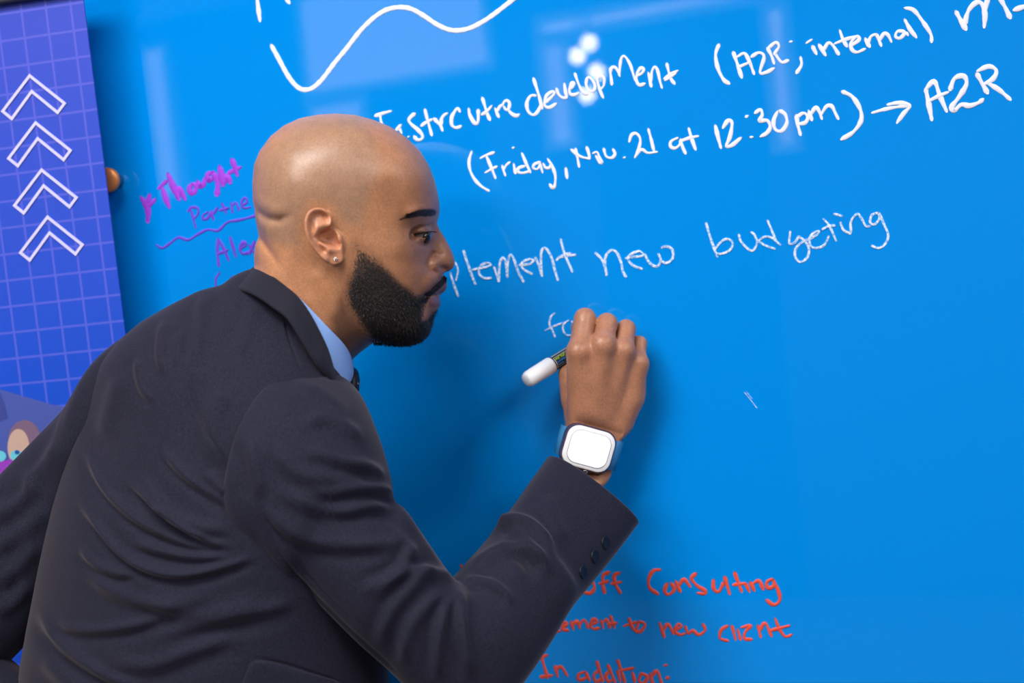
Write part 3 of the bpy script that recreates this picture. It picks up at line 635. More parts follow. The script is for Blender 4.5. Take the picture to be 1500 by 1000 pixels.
HG = np.where(_sd > 0, G, np.maximum(H1, 0.3) ** 2)                   # smooth implicit value: HG - w^2
def bil(A, x, y):
    fx = np.clip(x - GX[0], 0, len(GX) - 1.001); fy = np.clip(y - GY[0], 0, len(GY) - 1.001)
    i = fx.astype(int); j = fy.astype(int); fx = fx - i; fy = fy - j
    return A[i, j] * (1 - fx) * (1 - fy) + A[i + 1, j] * fx * (1 - fy) + A[i, j + 1] * (1 - fx) * fy + A[i + 1, j + 1] * fx * fy
# ---------------- ear relief
EAR = [(484, 334), (486, 322), (481, 311), (472, 305), (462, 304.5), (453, 309), (447.5, 319), (446.5, 332), (449, 346), (455, 358), (463, 369), (472, 379), (481, 386), (490, 388), (499, 385), (503, 379), (502, 370), (503, 358), (501, 346), (493, 338)]
EARP = catmull(np.array([MP(x, y, 112)[:2] for x, y in EAR]), 4, True)
def ep(L): return [tuple(MP(x, y, 112)[:2]) for x, y in L]
_earsd = polysd(XX, YY, EARP)
E_hi = 106 + 0.42 * (497 - XX)
E_hi += 5.0 * crease(ep([(486, 338), (485, 322), (479, 311), (470, 307), (461, 307.5), (453, 313), (450, 324), (450.5, 336), (454, 350), (460, 361), (468, 371), (477, 380)]), 3.2)
E_hi -= 5.0 * crease(ep([(478, 318), (470, 313), (461, 315), (456.5, 324), (457, 338), (460, 350), (466, 360), (473, 367)]), 3.0)
E_hi += 3.6 * crease(ep([(484, 328), (474, 329), (465, 333), (461.5, 342), (464, 352), (472, 359), (482, 364)]), 3.6)
_con = polysd(XX, YY, ep([(463, 347), (468, 339), (478, 335), (489, 333), (491, 341), (494, 350), (498, 358), (496, 363), (486, 361), (476, 357), (467, 353)]))
E_hi -= 17.0 * sstep(2.5, -4.0, _con)
E_hi += 4.5 * gauss(498, 350, 3.5, 7) + 2.5 * gauss(486, 366, 5, 3)
E_hi -= 2.0 * gauss(470, 372, 8, 4, .8)
E_lo = np.minimum(104 + 0.30 * (497 - XX), E_hi - 5.0)
E_lo = E_lo - 14 * sstep(480, 500, XX)

# ---------------- surface extraction on a graded grid
def axis(segs):
    out = [segs[0][0]]
    for a, b, h in segs:
        n = max(1, int(round((b - a) / h))); out += list(np.linspace(a, b, n + 1)[1:])
    return np.array(out)
AX = axis([(-150, 330, 9), (330, 680, 1.45), (680, 800, 6), (800, 965, 1.6), (965, 1000, 6)])
AY = axis([(150, 520, 1.45), (520, 720, 2.0), (720, 1000, 9), (1000, 2700, 14)])
AW = axis([(-420, -250, 8), (-250, -70, 1.8), (-70, 132, 1.8), (132, 620, 9)])
D = np.full((len(AX), len(AY), len(AW)), 60.0, np.float32)
def sl(a, lo, hi):
    return slice(max(0, np.searchsorted(a, lo) - 1), min(len(a), np.searchsorted(a, hi) + 1))
def smin(a, b, k):
    h = np.clip(0.5 + 0.5 * (b - a) / k, 0, 1)
    return b * (1 - h) + a * h - k * h * (1 - h)
def region(lo, hi):
    s = tuple(sl(a, l, h) for a, l, h in zip((AX, AY, AW), lo, hi))
    X = AX[s[0]][:, None, None].astype(np.float32); Y = AY[s[1]][None, :, None].astype(np.float32); Z = AW[s[2]][None, None, :].astype(np.float32)
    return s, X, Y, Z
def add_cone(a, b, ra, rb, k=8.0):
    a = np.asarray(a, float); b = np.asarray(b, float); m_ = max(ra, rb) + k + 14
    s, X, Y, Z = region(np.minimum(a, b) - m_, np.maximum(a, b) + m_)
    d = b - a; L2 = float(d @ d) + 1e-9
    t = np.clip(((X - a[0]) * d[0] + (Y - a[1]) * d[1] + (Z - a[2]) * d[2]) / L2, 0, 1)
    q = np.sqrt((X - a[0] - t * d[0]) ** 2 + (Y - a[1] - t * d[1]) ** 2 + (Z - a[2] - t * d[2]) ** 2) - (ra + (rb - ra) * t)
    D[s] = smin(D[s], q.astype(np.float32), k)
# head and neck
s, X, Y, Z = region((330, 150, -140), (680, 600, 140))
x2, y2 = np.meshgrid(AX[s[0]], AY[s[1]], indexing='ij')
hg = bil(HG, x2, y2); gx, gy = np.gradient(HG)
gm = np.hypot(bil(gx, x2, y2), bil(gy, x2, y2))
Fh = (Z ** 2 - hg[:, :, None]) / np.sqrt(gm[:, :, None] ** 2 + 4 * Z ** 2 + 60.0)
e_hi = bil(E_hi, x2, y2)[:, :, None]; e_lo = bil(E_lo, x2, y2)[:, :, None]; e_sd = bil(_earsd, x2, y2)[:, :, None]
AZ_ = np.abs(Z)
Fe = np.maximum(np.maximum(AZ_ - e_hi, e_lo - AZ_) * 0.9, 0) 
q1 = np.maximum(AZ_ - e_hi, e_lo - AZ_); q2 = e_sd + 1.5
Fe = np.minimum(np.maximum(q1, q2), 0) + np.hypot(np.maximum(q1, 0), np.maximum(q2, 0)) - 1.5
D[s] = smin(Fh.astype(np.float32), Fe.astype(np.float32), 3.0)
# hollow of the ear
hol = np.sqrt(((X - MP(481, 349, 112)[0]) / 1.25) ** 2 + (Y - MP(481, 349, 112)[1]) ** 2 + ((AZ_ - 106) / 1.1) ** 2) - 7.5
D[s] = -smin(-D[s], hol.astype(np.float32), 3.0)
del Fh, Fe, hol
# torso, shoulders, arms (mostly under the clothes)
SH_R, SH_L = MP(428, 655, 105), MP(215, 610, -150)
EL_R, WR_R = MP(672, 960, 150), MP(866, 690, -114)
EL_L, WR_L = MP(-84, 895, -107), MP(60, 1088, -62)
add_cone(MP(430, 480, 0), MP(370, 660, 5), 62, 95, 30)
add_cone(MP(370, 660, 5), MP(300, 800, 0), 95, 118, 30)
add_cone(MP(300, 800, 0), MP(260, 1000, 0), 118, 112, 30)
PEL = MP(235, 1190, -10)
add_cone(MP(260, 1000, 0), PEL, 112, 128, 30)
add_cone(MP(400, 570, 10), SH_R, 50, 52, 30); add_cone(MP(380, 560, -20), SH_L, 50, 50, 30)
add_cone(SH_R, EL_R, 52, 40, 20); add_cone(EL_R, WR_R, 40, 27, 12)
add_cone(SH_L, EL_L, 50, 34, 20); add_cone(EL_L, WR_L, 34, 24, 12)
add_cone(WR_L, MP(120, 1120, -40), 28, 24, 12)
# legs down to the floor
pw = toW(PEL)
def wl(x, y, z): return toL(np.array([x, y, z]))
fwd2 = np.array([0.80, 0.60, 0]); side2 = np.array([0.60, -0.80, 0])
LEGS = []
for sg, adv in ((1, -0.10), (-1, 0.06)):
    hip = pw + side2 * 0.085 * sg + np.array([0, 0, -0.03]); foot = np.array([pw[0] + 0.05, pw[1] - 0.10, 0]) + side2 * 0.10 * sg + fwd2 * adv
    knee = (hip + foot) / 2 + fwd2 * 0.05; knee[2] = 0.50; ank = foot + np.array([0, 0, 0.10])
    LEGS.append((hip, knee, ank))
    add_cone(toL(hip), toL(knee), 108, 72, 25); add_cone(toL(knee), toL(ank), 72, 46, 20)
    add_cone(toL(ank), toL(ank + fwd2 * 0.13 + np.array([0, 0, -0.062])), 42, 24, 12)
# ---------------- right hand, closed round the marker
HAND = dict(I=(848, 516, -96), M=(883, 506, -91), R=(913, 514, -101), P=(934, 532, -116))
W1, W2 = MP(852, 672, -118), MP(882, 678, -122)
add_cone(W1, W2, 25, 23, 8); add_cone(WR_R, MP(866, 676, -120), 30, 27, 10)
mets = [((852, 650, -121), 'I', 22.5, 19.5), ((862, 650, -119), 'M', 22.5, 19), ((874, 652, -122), 'R', 22, 18), ((888, 652, -126), 'P', 21, 16.5)]
for a, kx, r0, r1 in mets: add_cone(MP(*a), MP(*HAND[kx]), r0, r1, 17)
add_cone(MP(862, 655, -138), MP(852, 535, -138), 23, 20, 12); add_cone(MP(880, 655, -140), MP(905, 550, -146), 22, 22, 12)
add_cone(MP(892, 648, -132), MP(925, 570, -130), 23, 22, 12)
add_cone(MP(846, 632, -132), MP(838, 566, -142), 20, 17, 10)
for a, k_ in (((847, 507, -76), 'I'), ((882, 497, -73), 'M'), ((913, 507, -84), 'R'), ((935, 526, -101), 'P')):
    pass
phal = [((848, 516, -96), (857, 467, -126), 18, 17.0, (850, 480, -168), 14.5, (851, 500, -194), 12.5),
        ((883, 506, -91), (889, 474, -120), 17.5, 16.5, (882, 490, -166), 14, (874, 508, -190), 12.5),
        ((913, 514, -101), (917, 482, -130), 16, 15.0, (909, 503, -172), 13, (897, 522, -186), 12),
        ((934, 532, -116), (936, 503, -140), 13.5, 12.2, (929, 523, -172), 11, (917, 538, -182), 10)]
# fingers are built apart and joined to the palm with a small fillet, so they stay separate from each other
def cone_val(X, Y, Z, a, b, ra, rb):
    d = b - a; L2 = float(d @ d) + 1e-9
    t = np.clip(((X - a[0]) * d[0] + (Y - a[1]) * d[1] + (Z - a[2]) * d[2]) / L2, 0, 1)
    return np.sqrt((X - a[0] - t * d[0]) ** 2 + (Y - a[1] - t * d[1]) ** 2 + (Z - a[2] - t * d[2]) ** 2) - (ra + (rb - ra) * t)
s, X, Y, Z = region((795, 420, -250), (990, 600, -50))
palm = D[s].copy(); fing = np.full(palm.shape, 60.0, np.float32)
for m0, p0, r0, r1, d0, r2, t0, r3 in phal:
    m0, p0, d0, t0 = MP(*m0), MP(*p0), MP(*d0), MP(*t0)
    v = smin(smin(cone_val(X, Y, Z, m0, p0, r0, r1), cone_val(X, Y, Z, p0, d0, r1, r2), 5), cone_val(X, Y, Z, d0, t0, r2, r3), 4)
    fing = smin(fing, v.astype(np.float32), 1.6)
D[s] = smin(palm, fing, 9.0)
add_cone(MP(934, 534, -114), MP(923, 582, -122), 14.5, 19.5, 12); add_cone(MP(923, 582, -122), MP(896, 642, -124), 19.5, 23, 12)
# thumb from the side of the palm
th = [MP(839, 585, -140), MP(832, 548, -156), MP(833, 526, -186), MP(843, 510, -204)]
for a, b, r0, r1, k_ in ((th[0], th[1], 18, 15.5, 8), (th[1], th[2], 15, 12.5, 4), (th[2], th[3], 12.5, 10.5, 3)): add_cone(a, b, r0, r1, k_)
# knuckle bumps and tendons
for kx, dy, dw, r in (('I', -3, 4.5, 14), ('M', -3, 4.5, 14), ('R', -2, 4, 12.5), ('P', 0, 3, 11)):
    x_, y_, w_ = HAND[kx]; c = MP(x_, y_ + dy, w_ + dw); add_cone(c, c + [0, .1, 0], r, r, 8)

# the fingers close on the marker without cutting into it
MK_A, MK_B = toW(MP(771, 557, -126)[None])[0], on_y(866, 498, -0.0015)
s, X, Y, Z = region((740, 420, -420), (990, 640, -50))
D[s] = np.maximum(D[s], -(cone_val(X, Y, Z, toL(MK_A), toL(MK_B), 0.0092 / UNIT + 0.5, 0.0092 / UNIT + 0.5)).astype(np.float32))
# the wrist stays inside the watch band and under the watch case
wcx = MP(862, 657, -81); Wc = toW(wcx[None])[0]
ux = toW(MP(897, 666, -90)[None])[0] - toW(MP(827, 647, -84)[None])[0]; ux /= np.linalg.norm(ux)
uy = toW(MP(866, 629, -86)[None])[0] - toW(MP(856, 687, -84)[None])[0]; uy -= ux * np.dot(uy, ux); uy /= np.linalg.norm(uy)
uz = np.cross(ux, uy)
if np.dot(uz, CAM - Wc) < 0: uz = -uz
s, X, Y, Z = region((790, 590, -260), (960, 740, -40))
_q = toW(np.stack(np.broadcast_arrays(X, Y, Z), -1).astype(float)) - Wc
_a, _b_, _c = _q @ ux, _q @ uy, _q @ uz
_out = np.maximum(np.abs(_b_) - 0.0175, 0)
_el = (np.sqrt(((_a - 0.0075) / 0.0345) ** 2 + ((_c + 0.0275) / 0.0315) ** 2) - 1) * 0.0315 + 0.0008 - _out * 0.6
_cs = np.where(np.abs(_a) < 0.036, _c + 0.0108, -1.0) - np.maximum(np.abs(_b_) - 0.0245, 0) * 0.8
D[s] = -smin(-D[s], -(np.maximum(_el, _cs) / UNIT).astype(np.float32), 7.0)
# nothing of the hand sinks into the glass
s, X, Y, Z = region((795, 420, -420), (990, 640, -50))
_w = toW(np.stack(np.broadcast_arrays(X, Y, Z), -1).astype(float))[..., 1]
D[s] = np.maximum(D[s], ((_w + 0.0035) / UNIT).astype(np.float32))

def surface_net(D, ax, ay, az):
    S = D < 0
    nx, ny, nz = D.shape
    c = np.zeros((nx - 1, ny - 1, nz - 1), np.uint8)
    for i in (0, 1):
        for j in (0, 1):
            for k in (0, 1): c += S[i:nx - 1 + i, j:ny - 1 + j, k:nz - 1 + k]
    act = (c > 0) & (c < 8)
    I, J, K = np.nonzero(act)
    idx = np.full(act.shape, -1, np.int32); idx[I, J, K] = np.arange(len(I))
    acc = np.zeros((len(I), 3)); cnt = np.zeros(len(I))
    cor = {}
    for i in (0, 1):
        for j in (0, 1):
            for k in (0, 1): cor[i, j, k] = D[I + i, J + j, K + k].astype(float)
    for a in cor:
        for axn in range(3):
            if a[axn]: continue
            b = list(a); b[axn] = 1; b = tuple(b)
            va, vb = cor[a], cor[b]; mk = (va < 0) != (vb < 0)
            t = np.where(mk, va / np.where(mk, va - vb, 1), 0)
            p = np.tile(np.array(a, float), (len(I), 1)); p[:, axn] += t
            acc[mk] += p[mk]; cnt[mk] += 1
    P = acc / cnt[:, None]
    fr = lambda a, i, f: a[i] + (a[np.minimum(i + 1, len(a) - 1)] - a[i]) * f
    V = np.stack([fr(ax, I, P[:, 0]), fr(ay, J, P[:, 1]), fr(az, K, P[:, 2])], 1)
    Fs = []
    for axn in range(3):
        lo = [slice(None)] * 3; hi = [slice(None)] * 3; lo[axn] = slice(0, -1); hi[axn] = slice(1, None)
        A, B = S[tuple(lo)], S[tuple(hi)]
        e = A != B
        o1, o2 = [(1, 2), (2, 0), (0, 1)][axn]
        sh = list(e.shape)
        ii = list(np.nonzero(e)); ok = np.ones(len(ii[0]), bool)
        for o in (o1, o2): ok &= (ii[o] > 0) & (ii[o] < D.shape[o] - 1)
        ii = [q[ok] for q in ii]
        def cell(d1, d2):
            q = [x.copy() for x in ii]; q[o1] -= d1; q[o2] -= d2
            return idx[q[0], q[1], q[2]]
        quad = np.stack([cell(1, 1), cell(0, 1), cell(0, 0), cell(1, 0)], 1)
        fl = ~A[tuple(ii)]
        quad[fl] = quad[fl][:, ::-1]
        Fs.append(quad)
    return V, np.vstack(Fs)
def relax(V, F, n=1, lam=0.5):
    e = np.vstack([F[:, [0, 1]], F[:, [1, 2]], F[:, [2, 3]], F[:, [3, 0]]])
    for _ in range(n):
        acc = np.zeros_like(V); cnt = np.zeros(len(V))
        for c in range(3):
            acc[:, c] = np.bincount(e[:, 0], V[e[:, 1], c], len(V)) + np.bincount(e[:, 1], V[e[:, 0], c], len(V))
        cnt = np.bincount(e[:, 0], minlength=len(V)) + np.bincount(e[:, 1], minlength=len(V))
        V = V * (1 - lam) + lam * acc / cnt[:, None]
    return V
BV, BF = surface_net(D, AX, AY, AW)
BV = relax(BV, BF, 1, 0.4)
# the local frame is left handed (x right, y down, w to the viewer), so turn the faces
if np.dot(np.cross(EU, EV), EW) < 0: BF = BF[:, ::-1]
del D
# ---------------- skin material and colour zones, the face zone with painted shade
M_skin = mat('brown_skin', srgb(176, 122, 86), 0.37, spec=0.5)
nt = M_skin.node_tree; _p = nt.nodes['Principled BSDF']
at_ = nt.nodes.new('ShaderNodeVertexColor'); at_.layer_name = 'tone'
tc = nt.nodes.new('ShaderNodeTexCoord'); nz = nt.nodes.new('ShaderNodeTexNoise'); nz.inputs['Scale'].default_value = 90; nz.inputs['Detail'].default_value = 5
nt.links.new(tc.outputs['Object'], nz.inputs[0])
mr = nt.nodes.new('ShaderNodeMapRange'); mr.inputs[1].default_value = 0.3; mr.inputs[2].default_value = 0.7; mr.inputs[3].default_value = 0.90; mr.inputs[4].default_value = 1.08
nt.links.new(nz.outputs[0], mr.inputs[0])
nsp = nt.nodes.new('ShaderNodeTexNoise'); nsp.inputs['Scale'].default_value = 520; nsp.inputs['Detail'].default_value = 2
nt.links.new(tc.outputs['Object'], nsp.inputs[0])
ms = nt.nodes.new('ShaderNodeMapRange'); ms.inputs[1].default_value = 0.3; ms.inputs[2].default_value = 0.7; ms.inputs[3].default_value = 0.86; ms.inputs[4].default_value = 1.12
nt.links.new(nsp.outputs[0], ms.inputs[0])
mm = nt.nodes.new('ShaderNodeMath'); mm.operation = 'MULTIPLY'; nt.links.new(mr.outputs[0], mm.inputs[0]); nt.links.new(ms.outputs[0], mm.inputs[1])
vm = nt.nodes.new('ShaderNodeVectorMath'); vm.operation = 'SCALE'
nt.links.new(at_.outputs[0], vm.inputs[0]); nt.links.new(mm.outputs[0], vm.inputs['Scale'])
nt.links.new(vm.outputs[0], _p.inputs['Base Color'])
_p.inputs['Subsurface Weight'].default_value = 0.12; _p.inputs['Subsurface Radius'].default_value = (1.0, 0.35, 0.2); _p.inputs['Subsurface Scale'].default_value = 0.004
n2 = nt.nodes.new('ShaderNodeTexNoise'); n2.inputs['Scale'].default_value = 900; n2.inputs['Detail'].default_value = 3
nt.links.new(tc.outputs['Object'], n2.inputs[0])
b2 = nt.nodes.new('ShaderNodeBump'); b2.inputs['Strength'].default_value = 0.25; b2.inputs['Distance'].default_value = 0.0006
nt.links.new(n2.outputs[0], b2.inputs['Height']); nt.links.new(b2.outputs[0], _p.inputs['Normal'])

PHEAD = toW(np.array([[MO[0], MO[1], 0.0]]))[0]
person_loc = np.array([pw[0], pw[1], 0.0])
BW = toW(BV)
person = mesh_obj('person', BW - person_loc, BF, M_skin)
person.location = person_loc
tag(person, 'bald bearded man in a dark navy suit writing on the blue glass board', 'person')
def pl(P): return np.asarray(P) - person_loc
x, y, w_ = BV.T
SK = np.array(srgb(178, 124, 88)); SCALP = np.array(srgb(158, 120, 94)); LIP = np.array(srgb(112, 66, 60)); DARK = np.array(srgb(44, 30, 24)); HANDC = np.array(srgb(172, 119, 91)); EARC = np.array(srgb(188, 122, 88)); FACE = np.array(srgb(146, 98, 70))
colr = np.tile(SK, (len(BV), 1))
def mixc(c, f): 
    f = np.clip(f, 0, 1)[:, None]; return lambda base: base * (1 - f) + c * f
def psd(P): return polysd(x, y, np.array([MP(a, b, 60)[:2] for a, b in P]))
headm = (y < 600) & (x > 330) & (x < 690)
# shaved hair: greyer skin over the skull and down to the nape
HAIRP = [(366, 345), (372, 240), (440, 170), (530, 166), (548, 205), (556, 250), (540, 290), (528, 330), (505, 330), (485, 300), (455, 300), (440, 330), (440, 360), (400, 356)]
colr = mixc(SCALP, headm * sstep(12, -14, psd(HAIRP)))(colr)
colr = mixc(FACE, headm * sstep(545, 615, x) * sstep(190, 290, y))(colr)  # face front darkened: shade away from the key put into the skin colour
BEARD = [(521, 356), (540, 368), (564, 390), (588, 414), (610, 431), (621, 427), (632, 419), (642, 410), (650, 402), (660, 406), (658, 412), (649, 415.5), (639, 424), (631, 431), (625, 440), (620, 452), (618, 468), (626, 466), (634, 455), (648, 456), (642, 470), (636, 490), (622, 505), (590, 512), (560, 506), (546, 500), (528, 472), (512, 448), (506, 426), (514, 398), (519, 374)]
bsd = psd(BEARD)
fadeb = 0.55 + 0.45 * sstep(360, 420, y + 0.25 * (x - 520))
colr = mixc(DARK, headm * 0.93 * fadeb * sstep(7, -9, bsd))(colr)
colr = mixc(np.array(srgb(110, 74, 54)), headm * 0.35 * sstep(14, 0, bsd) * (bsd > 0) * (x < 560))(colr)
# darker stubble down the throat
colr = mixc(np.array(srgb(84, 56, 42)), headm * 0.88 * sstep(10, -12, psd([(500, 430), (548, 500), (540, 514), (514, 540), (492, 516), (482, 465)])))(colr)
lips = np.minimum(psd([(631, 433), (640, 424), (650, 415.5), (660, 412), (660, 424), (650, 430), (642, 434)]), psd([(628, 437), (638, 436), (650, 436), (652, 450), (640, 454), (630, 450)]))
colr = mixc(LIP, headm * sstep(1.5, -1.5, lips))(colr)
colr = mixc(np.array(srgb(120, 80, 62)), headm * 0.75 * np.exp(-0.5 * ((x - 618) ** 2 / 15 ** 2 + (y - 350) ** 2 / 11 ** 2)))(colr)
colr = mixc(np.array(srgb(206, 140, 106)), headm * 0.7 * sstep(3, -3, polysd(x, y, EARP)) * (np.abs(w_) > 98))(colr)
colr = mixc(DARK, headm * 0.8 * sstep(2.5, -2.5, psd([(586, 322), (597, 314.5), (612, 308), (633, 306), (642, 309), (640, 313.5), (634, 316), (615, 316.5), (599, 320)])))(colr)
handm = (x > 800) & (y < 730)
colr = mixc(HANDC, handm * 1.0)(colr)
colr = mixc(np.array(srgb(176, 128, 100)), handm * 0.5 * np.exp(-0.5 * ((x - 845) ** 2 / 12 ** 2 + (y - 504) ** 2 / 9 ** 2)))(colr)
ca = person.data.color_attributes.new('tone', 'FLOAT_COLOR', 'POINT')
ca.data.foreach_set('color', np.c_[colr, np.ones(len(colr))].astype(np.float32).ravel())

# ---------------- head details
def head_w(px, py):
    """local point on the near side of the head that shows at this pixel"""
    w0 = 60.0
    for _ in range(8):
        p = MP(px, py, w0); w0 = float(np.sqrt(max(bil(HG, np.array(p[0]), np.array(p[1])), 0)))
    return MP(px, py, w0)
def hsurf(x, y):
    return np.sqrt(np.maximum(bil(HG, x, y), 0))
def uvball(c, r, seg=32, rings=20):
    V, F = [], []
    for i in range(rings + 1):
        a = math.pi * i / rings
        for k in range(seg):
            b = 2 * math.pi * k / seg
            V.append((c[0] + r * math.sin(a) * math.cos(b), c[1] + r * math.sin(a) * math.sin(b), c[2] + r * math.cos(a)))
    for i in range(rings):
        for k in range(seg):
            F.append((i * seg + k, (i + 1) * seg + k, (i + 1) * seg + (k + 1) % seg, i * seg + (k + 1) % seg))
    return np.array(V), F
M_sclera = mat('eye_white', srgb(120, 104, 96), 0.15); M_iris = mat('dark_brown_iris', srgb(44, 26, 18), 0.08); M_pupil = mat('pupil', (0.005, 0.005, 0.005), 0.05)
for sg in (1, -1):
    c = np.array(EYE_C) * [1, 1, sg]; gz = np.array([0.60, 0.20, 0.72 * sg]); gz /= np.linalg.norm(gz)
    V, F = uvball(np.zeros(3), EYE_R, 64, 64)
    q1 = np.cross(gz, [0, 1.0, 0]); q1 /= np.linalg.norm(q1); q2 = np.cross(gz, q1)
    V = c + V[:, :1] * q1 + V[:, 1:2] * q2 + V[:, 2:] * gz
    dirs = (V - c) / EYE_R; cosg = dirs @ gz
    V = V + dirs * (1.2 * sstep(0.90, 0.99, cosg))[:, None]
    fm = [(2 if np.mean(cosg[list(f)]) > 0.975 else 1) if np.mean(cosg[list(f)]) > 0.885 else 0 for f in F]
    mesh_obj('eye', pl(toW(V)), F, None, person, mats=[M_sclera, M_iris, M_pupil], fm=fm)

def strand_mesh(roots, dirs, ups, lens, width, curl=0.35, nseg=3):
    """thin tapered hair blades"""
    V, F = [], []
    side = np.cross(dirs, ups); side /= np.linalg.norm(side, axis=1)[:, None] + 1e-9
    n = len(roots); vs = []
    for i in range(nseg + 1):
        t = i / nseg
        c = roots + dirs * (lens * t)[:, None] - ups * (curl * lens * t * t)[:, None]
        h = width * (1 - 0.85 * t) / 2
        vs += [c - side * h, c + side * h]
    V = np.stack(vs, 1).reshape(-1, 3); k = 2 * (nseg + 1)
    b = np.arange(n)[:, None] * k
    F = np.vstack([b + np.array([[2 * i, 2 * i + 1, 2 * i + 3, 2 * i + 2]]) for i in range(nseg)])
    return V, F
def hnorm(x, y, sg):
    e = 1.5
    gx = (bil(HG, x + e, y) - bil(HG, x - e, y)) / (2 * e); gy = (bil(HG, x, y + e) - bil(HG, x, y - e)) / (2 * e)
    wv = hsurf(x, y)
    N = np.stack([-gx, -gy, 2 * wv * sg], 1)
    return N / (np.linalg.norm(N, axis=1)[:, None] + 1e-9)
M_hair = mat('black_beard_hair', srgb(24, 19, 18), 0.5, spec=0.35)
M_beard = mat('beard_base', srgb(26, 20, 18), 0.8, spec=0.15)
add_noise_bump(M_beard, 700, 0.9, 0.002)
BP = np.array([MP(a, b, 50)[:2] for a, b in BEARD])
_c = BP.mean(0); BPX = BP + np.array([[max(-7, min(7, .12 * (a - _c[0]))) , max(-7, min(7, .12 * (b - _c[1])))] for a, b in BP]) * np.array([[1 if a < 600 else 0.2, 1 if b < 440 else 0.3] for a, b in BP])
def scatter(P, n, lo=-1.0):
    P = np.asarray(P); mn, mx_ = P.min(0), P.max(0); out = []
    while sum(map(len, out)) < n:
        q = RNG.uniform(mn, mx_, (n * 2, 2)); ok = inpoly(q[:, 0], q[:, 1], P); out.append(q[ok])
    return np.vstack(out)[:n]
def beard_half(sg, n, width):
    q = scatter(BPX, n); xx, yy = q.T
    sdv = -polysd(xx, yy, BP)
    keep = (RNG.random(n) < (0.05 + 0.95 * sstep(-7, 9, sdv)) * (0.35 + 0.65 * sstep(352, 425, yy))) & (hsurf(xx, yy) > 0.5)
    xx, yy, sdv = xx[keep], yy[keep], sdv[keep]
    wv = hsurf(xx, yy); N = hnorm(xx, yy, sg)
    base = np.stack([xx, yy, wv * sg], 1)
    growth = np.stack([0.25 + 0.3 * RNG.normal(size=len(xx)), 0.95 + 0.25 * RNG.normal(size=len(xx)), 0.25 * RNG.normal(size=len(xx))], 1)
    growth -= N * (growth * N).sum(1)[:, None]
    dirs = growth * 0.85 + N * (0.45 + 0.2 * RNG.random(len(xx)))[:, None]; dirs /= np.linalg.norm(dirs, axis=1)[:, None]
    chin = sstep(420, 490, yy) * sstep(530, 590, xx)
    must = sstep(436, 424, yy) * sstep(605, 620, xx)
    L = (5.0 + 6.0 * chin) * (0.55 + 0.45 * sstep(0, 10, sdv)) * (0.7 + 0.6 * RNG.random(len(xx))) * (1 - 0.35 * must)
    return strand_mesh(base - N * 0.5, dirs, N, L, width)
V1, F1 = beard_half(1, 17000, 0.95); V2, F2 = beard_half(-1, 5000, 1.4)
# skin strip along the middle of the chin line gets hair too: profile edge
edge = resample(np.array([MP(a, b, 0)[:2] for a, b in [(655, 408), (651, 403)]] + [MP(a, b, 0)[:2] for a, b in [(640, 455), (636, 462), (633, 474), (628, 487), (617, 498), (600, 505), (580, 505), (560, 503), (547, 503)]]), .12, False)
edge = edge[(edge[:, 1] > 452) | (edge[:, 1] < 410)]
n = len(edge); ww = RNG.normal(size=n) * 12
En = np.stack([sstep(560, 632, edge[:, 0]) * 0.9, 0.35 + 0.6 * sstep(470, 505, edge[:, 1]), 0.05 * ww / 10], 1); En /= np.linalg.norm(En, axis=1)[:, None]
Ed = np.stack([0.1 + 0.35 * RNG.normal(size=n), 0.9 + 0.2 * RNG.normal(size=n), 0.3 * RNG.normal(size=n)], 1) * 0.7 + En * 0.7; Ed /= np.linalg.norm(Ed, axis=1)[:, None]
V3, F3 = strand_mesh(np.c_[edge - En[:, :2] * 2.5, ww * 0.8], Ed, En, 7 + 4 * RNG.random(n), 1.0)
parts = [(V1, F1), (V2, F2), (V3, F3)]
MUST = np.array([MP(a, b, 30)[:2] for a, b in [(616, 437), (622, 429), (632, 421), (642, 412), (651, 404.5), (656, 407), (656, 412), (648, 417), (639, 425), (631, 432), (624, 441)]])
for sg, n_ in ((1, 1500), (-1, 700)):
    q = scatter(MUST, n_); xx, yy = q.T; N = hnorm(xx, yy, sg)
    g_ = np.stack([-0.35 + 0.3 * RNG.normal(size=n_), 0.8 + 0.2 * RNG.normal(size=n_), 0.35 * sg + 0.2 * RNG.normal(size=n_)], 1); g_ -= N * (g_ * N).sum(1)[:, None]
    d_ = g_ + N * (0.35 + .2 * RNG.random(n_))[:, None]; d_ /= np.linalg.norm(d_, axis=1)[:, None]
    parts.append(strand_mesh(np.stack([xx, yy, hsurf(xx, yy) * sg], 1) - N * .4, d_, N, 3.5 + 2.5 * RNG.random(n_), .8))
V = np.vstack([p_[0] for p_ in parts]); _o = np.cumsum([0] + [len(p_[0]) for p_ in parts]); F = np.vstack([p_[1] + o__ for p_, o__ in zip(parts, _o)])
bo = mesh_obj('beard', pl(toW(V)), F, M_hair, person); bo['label'] = 'full black beard and moustache'
BROW = [(586, 322), (597, 314.5), (612, 307.5), (633, 305), (642, 308), (640, 313.5), (634, 316), (615, 316), (599, 319.6)]
BRP = np.array([MP(a, b, 62)[:2] for a, b in BROW])
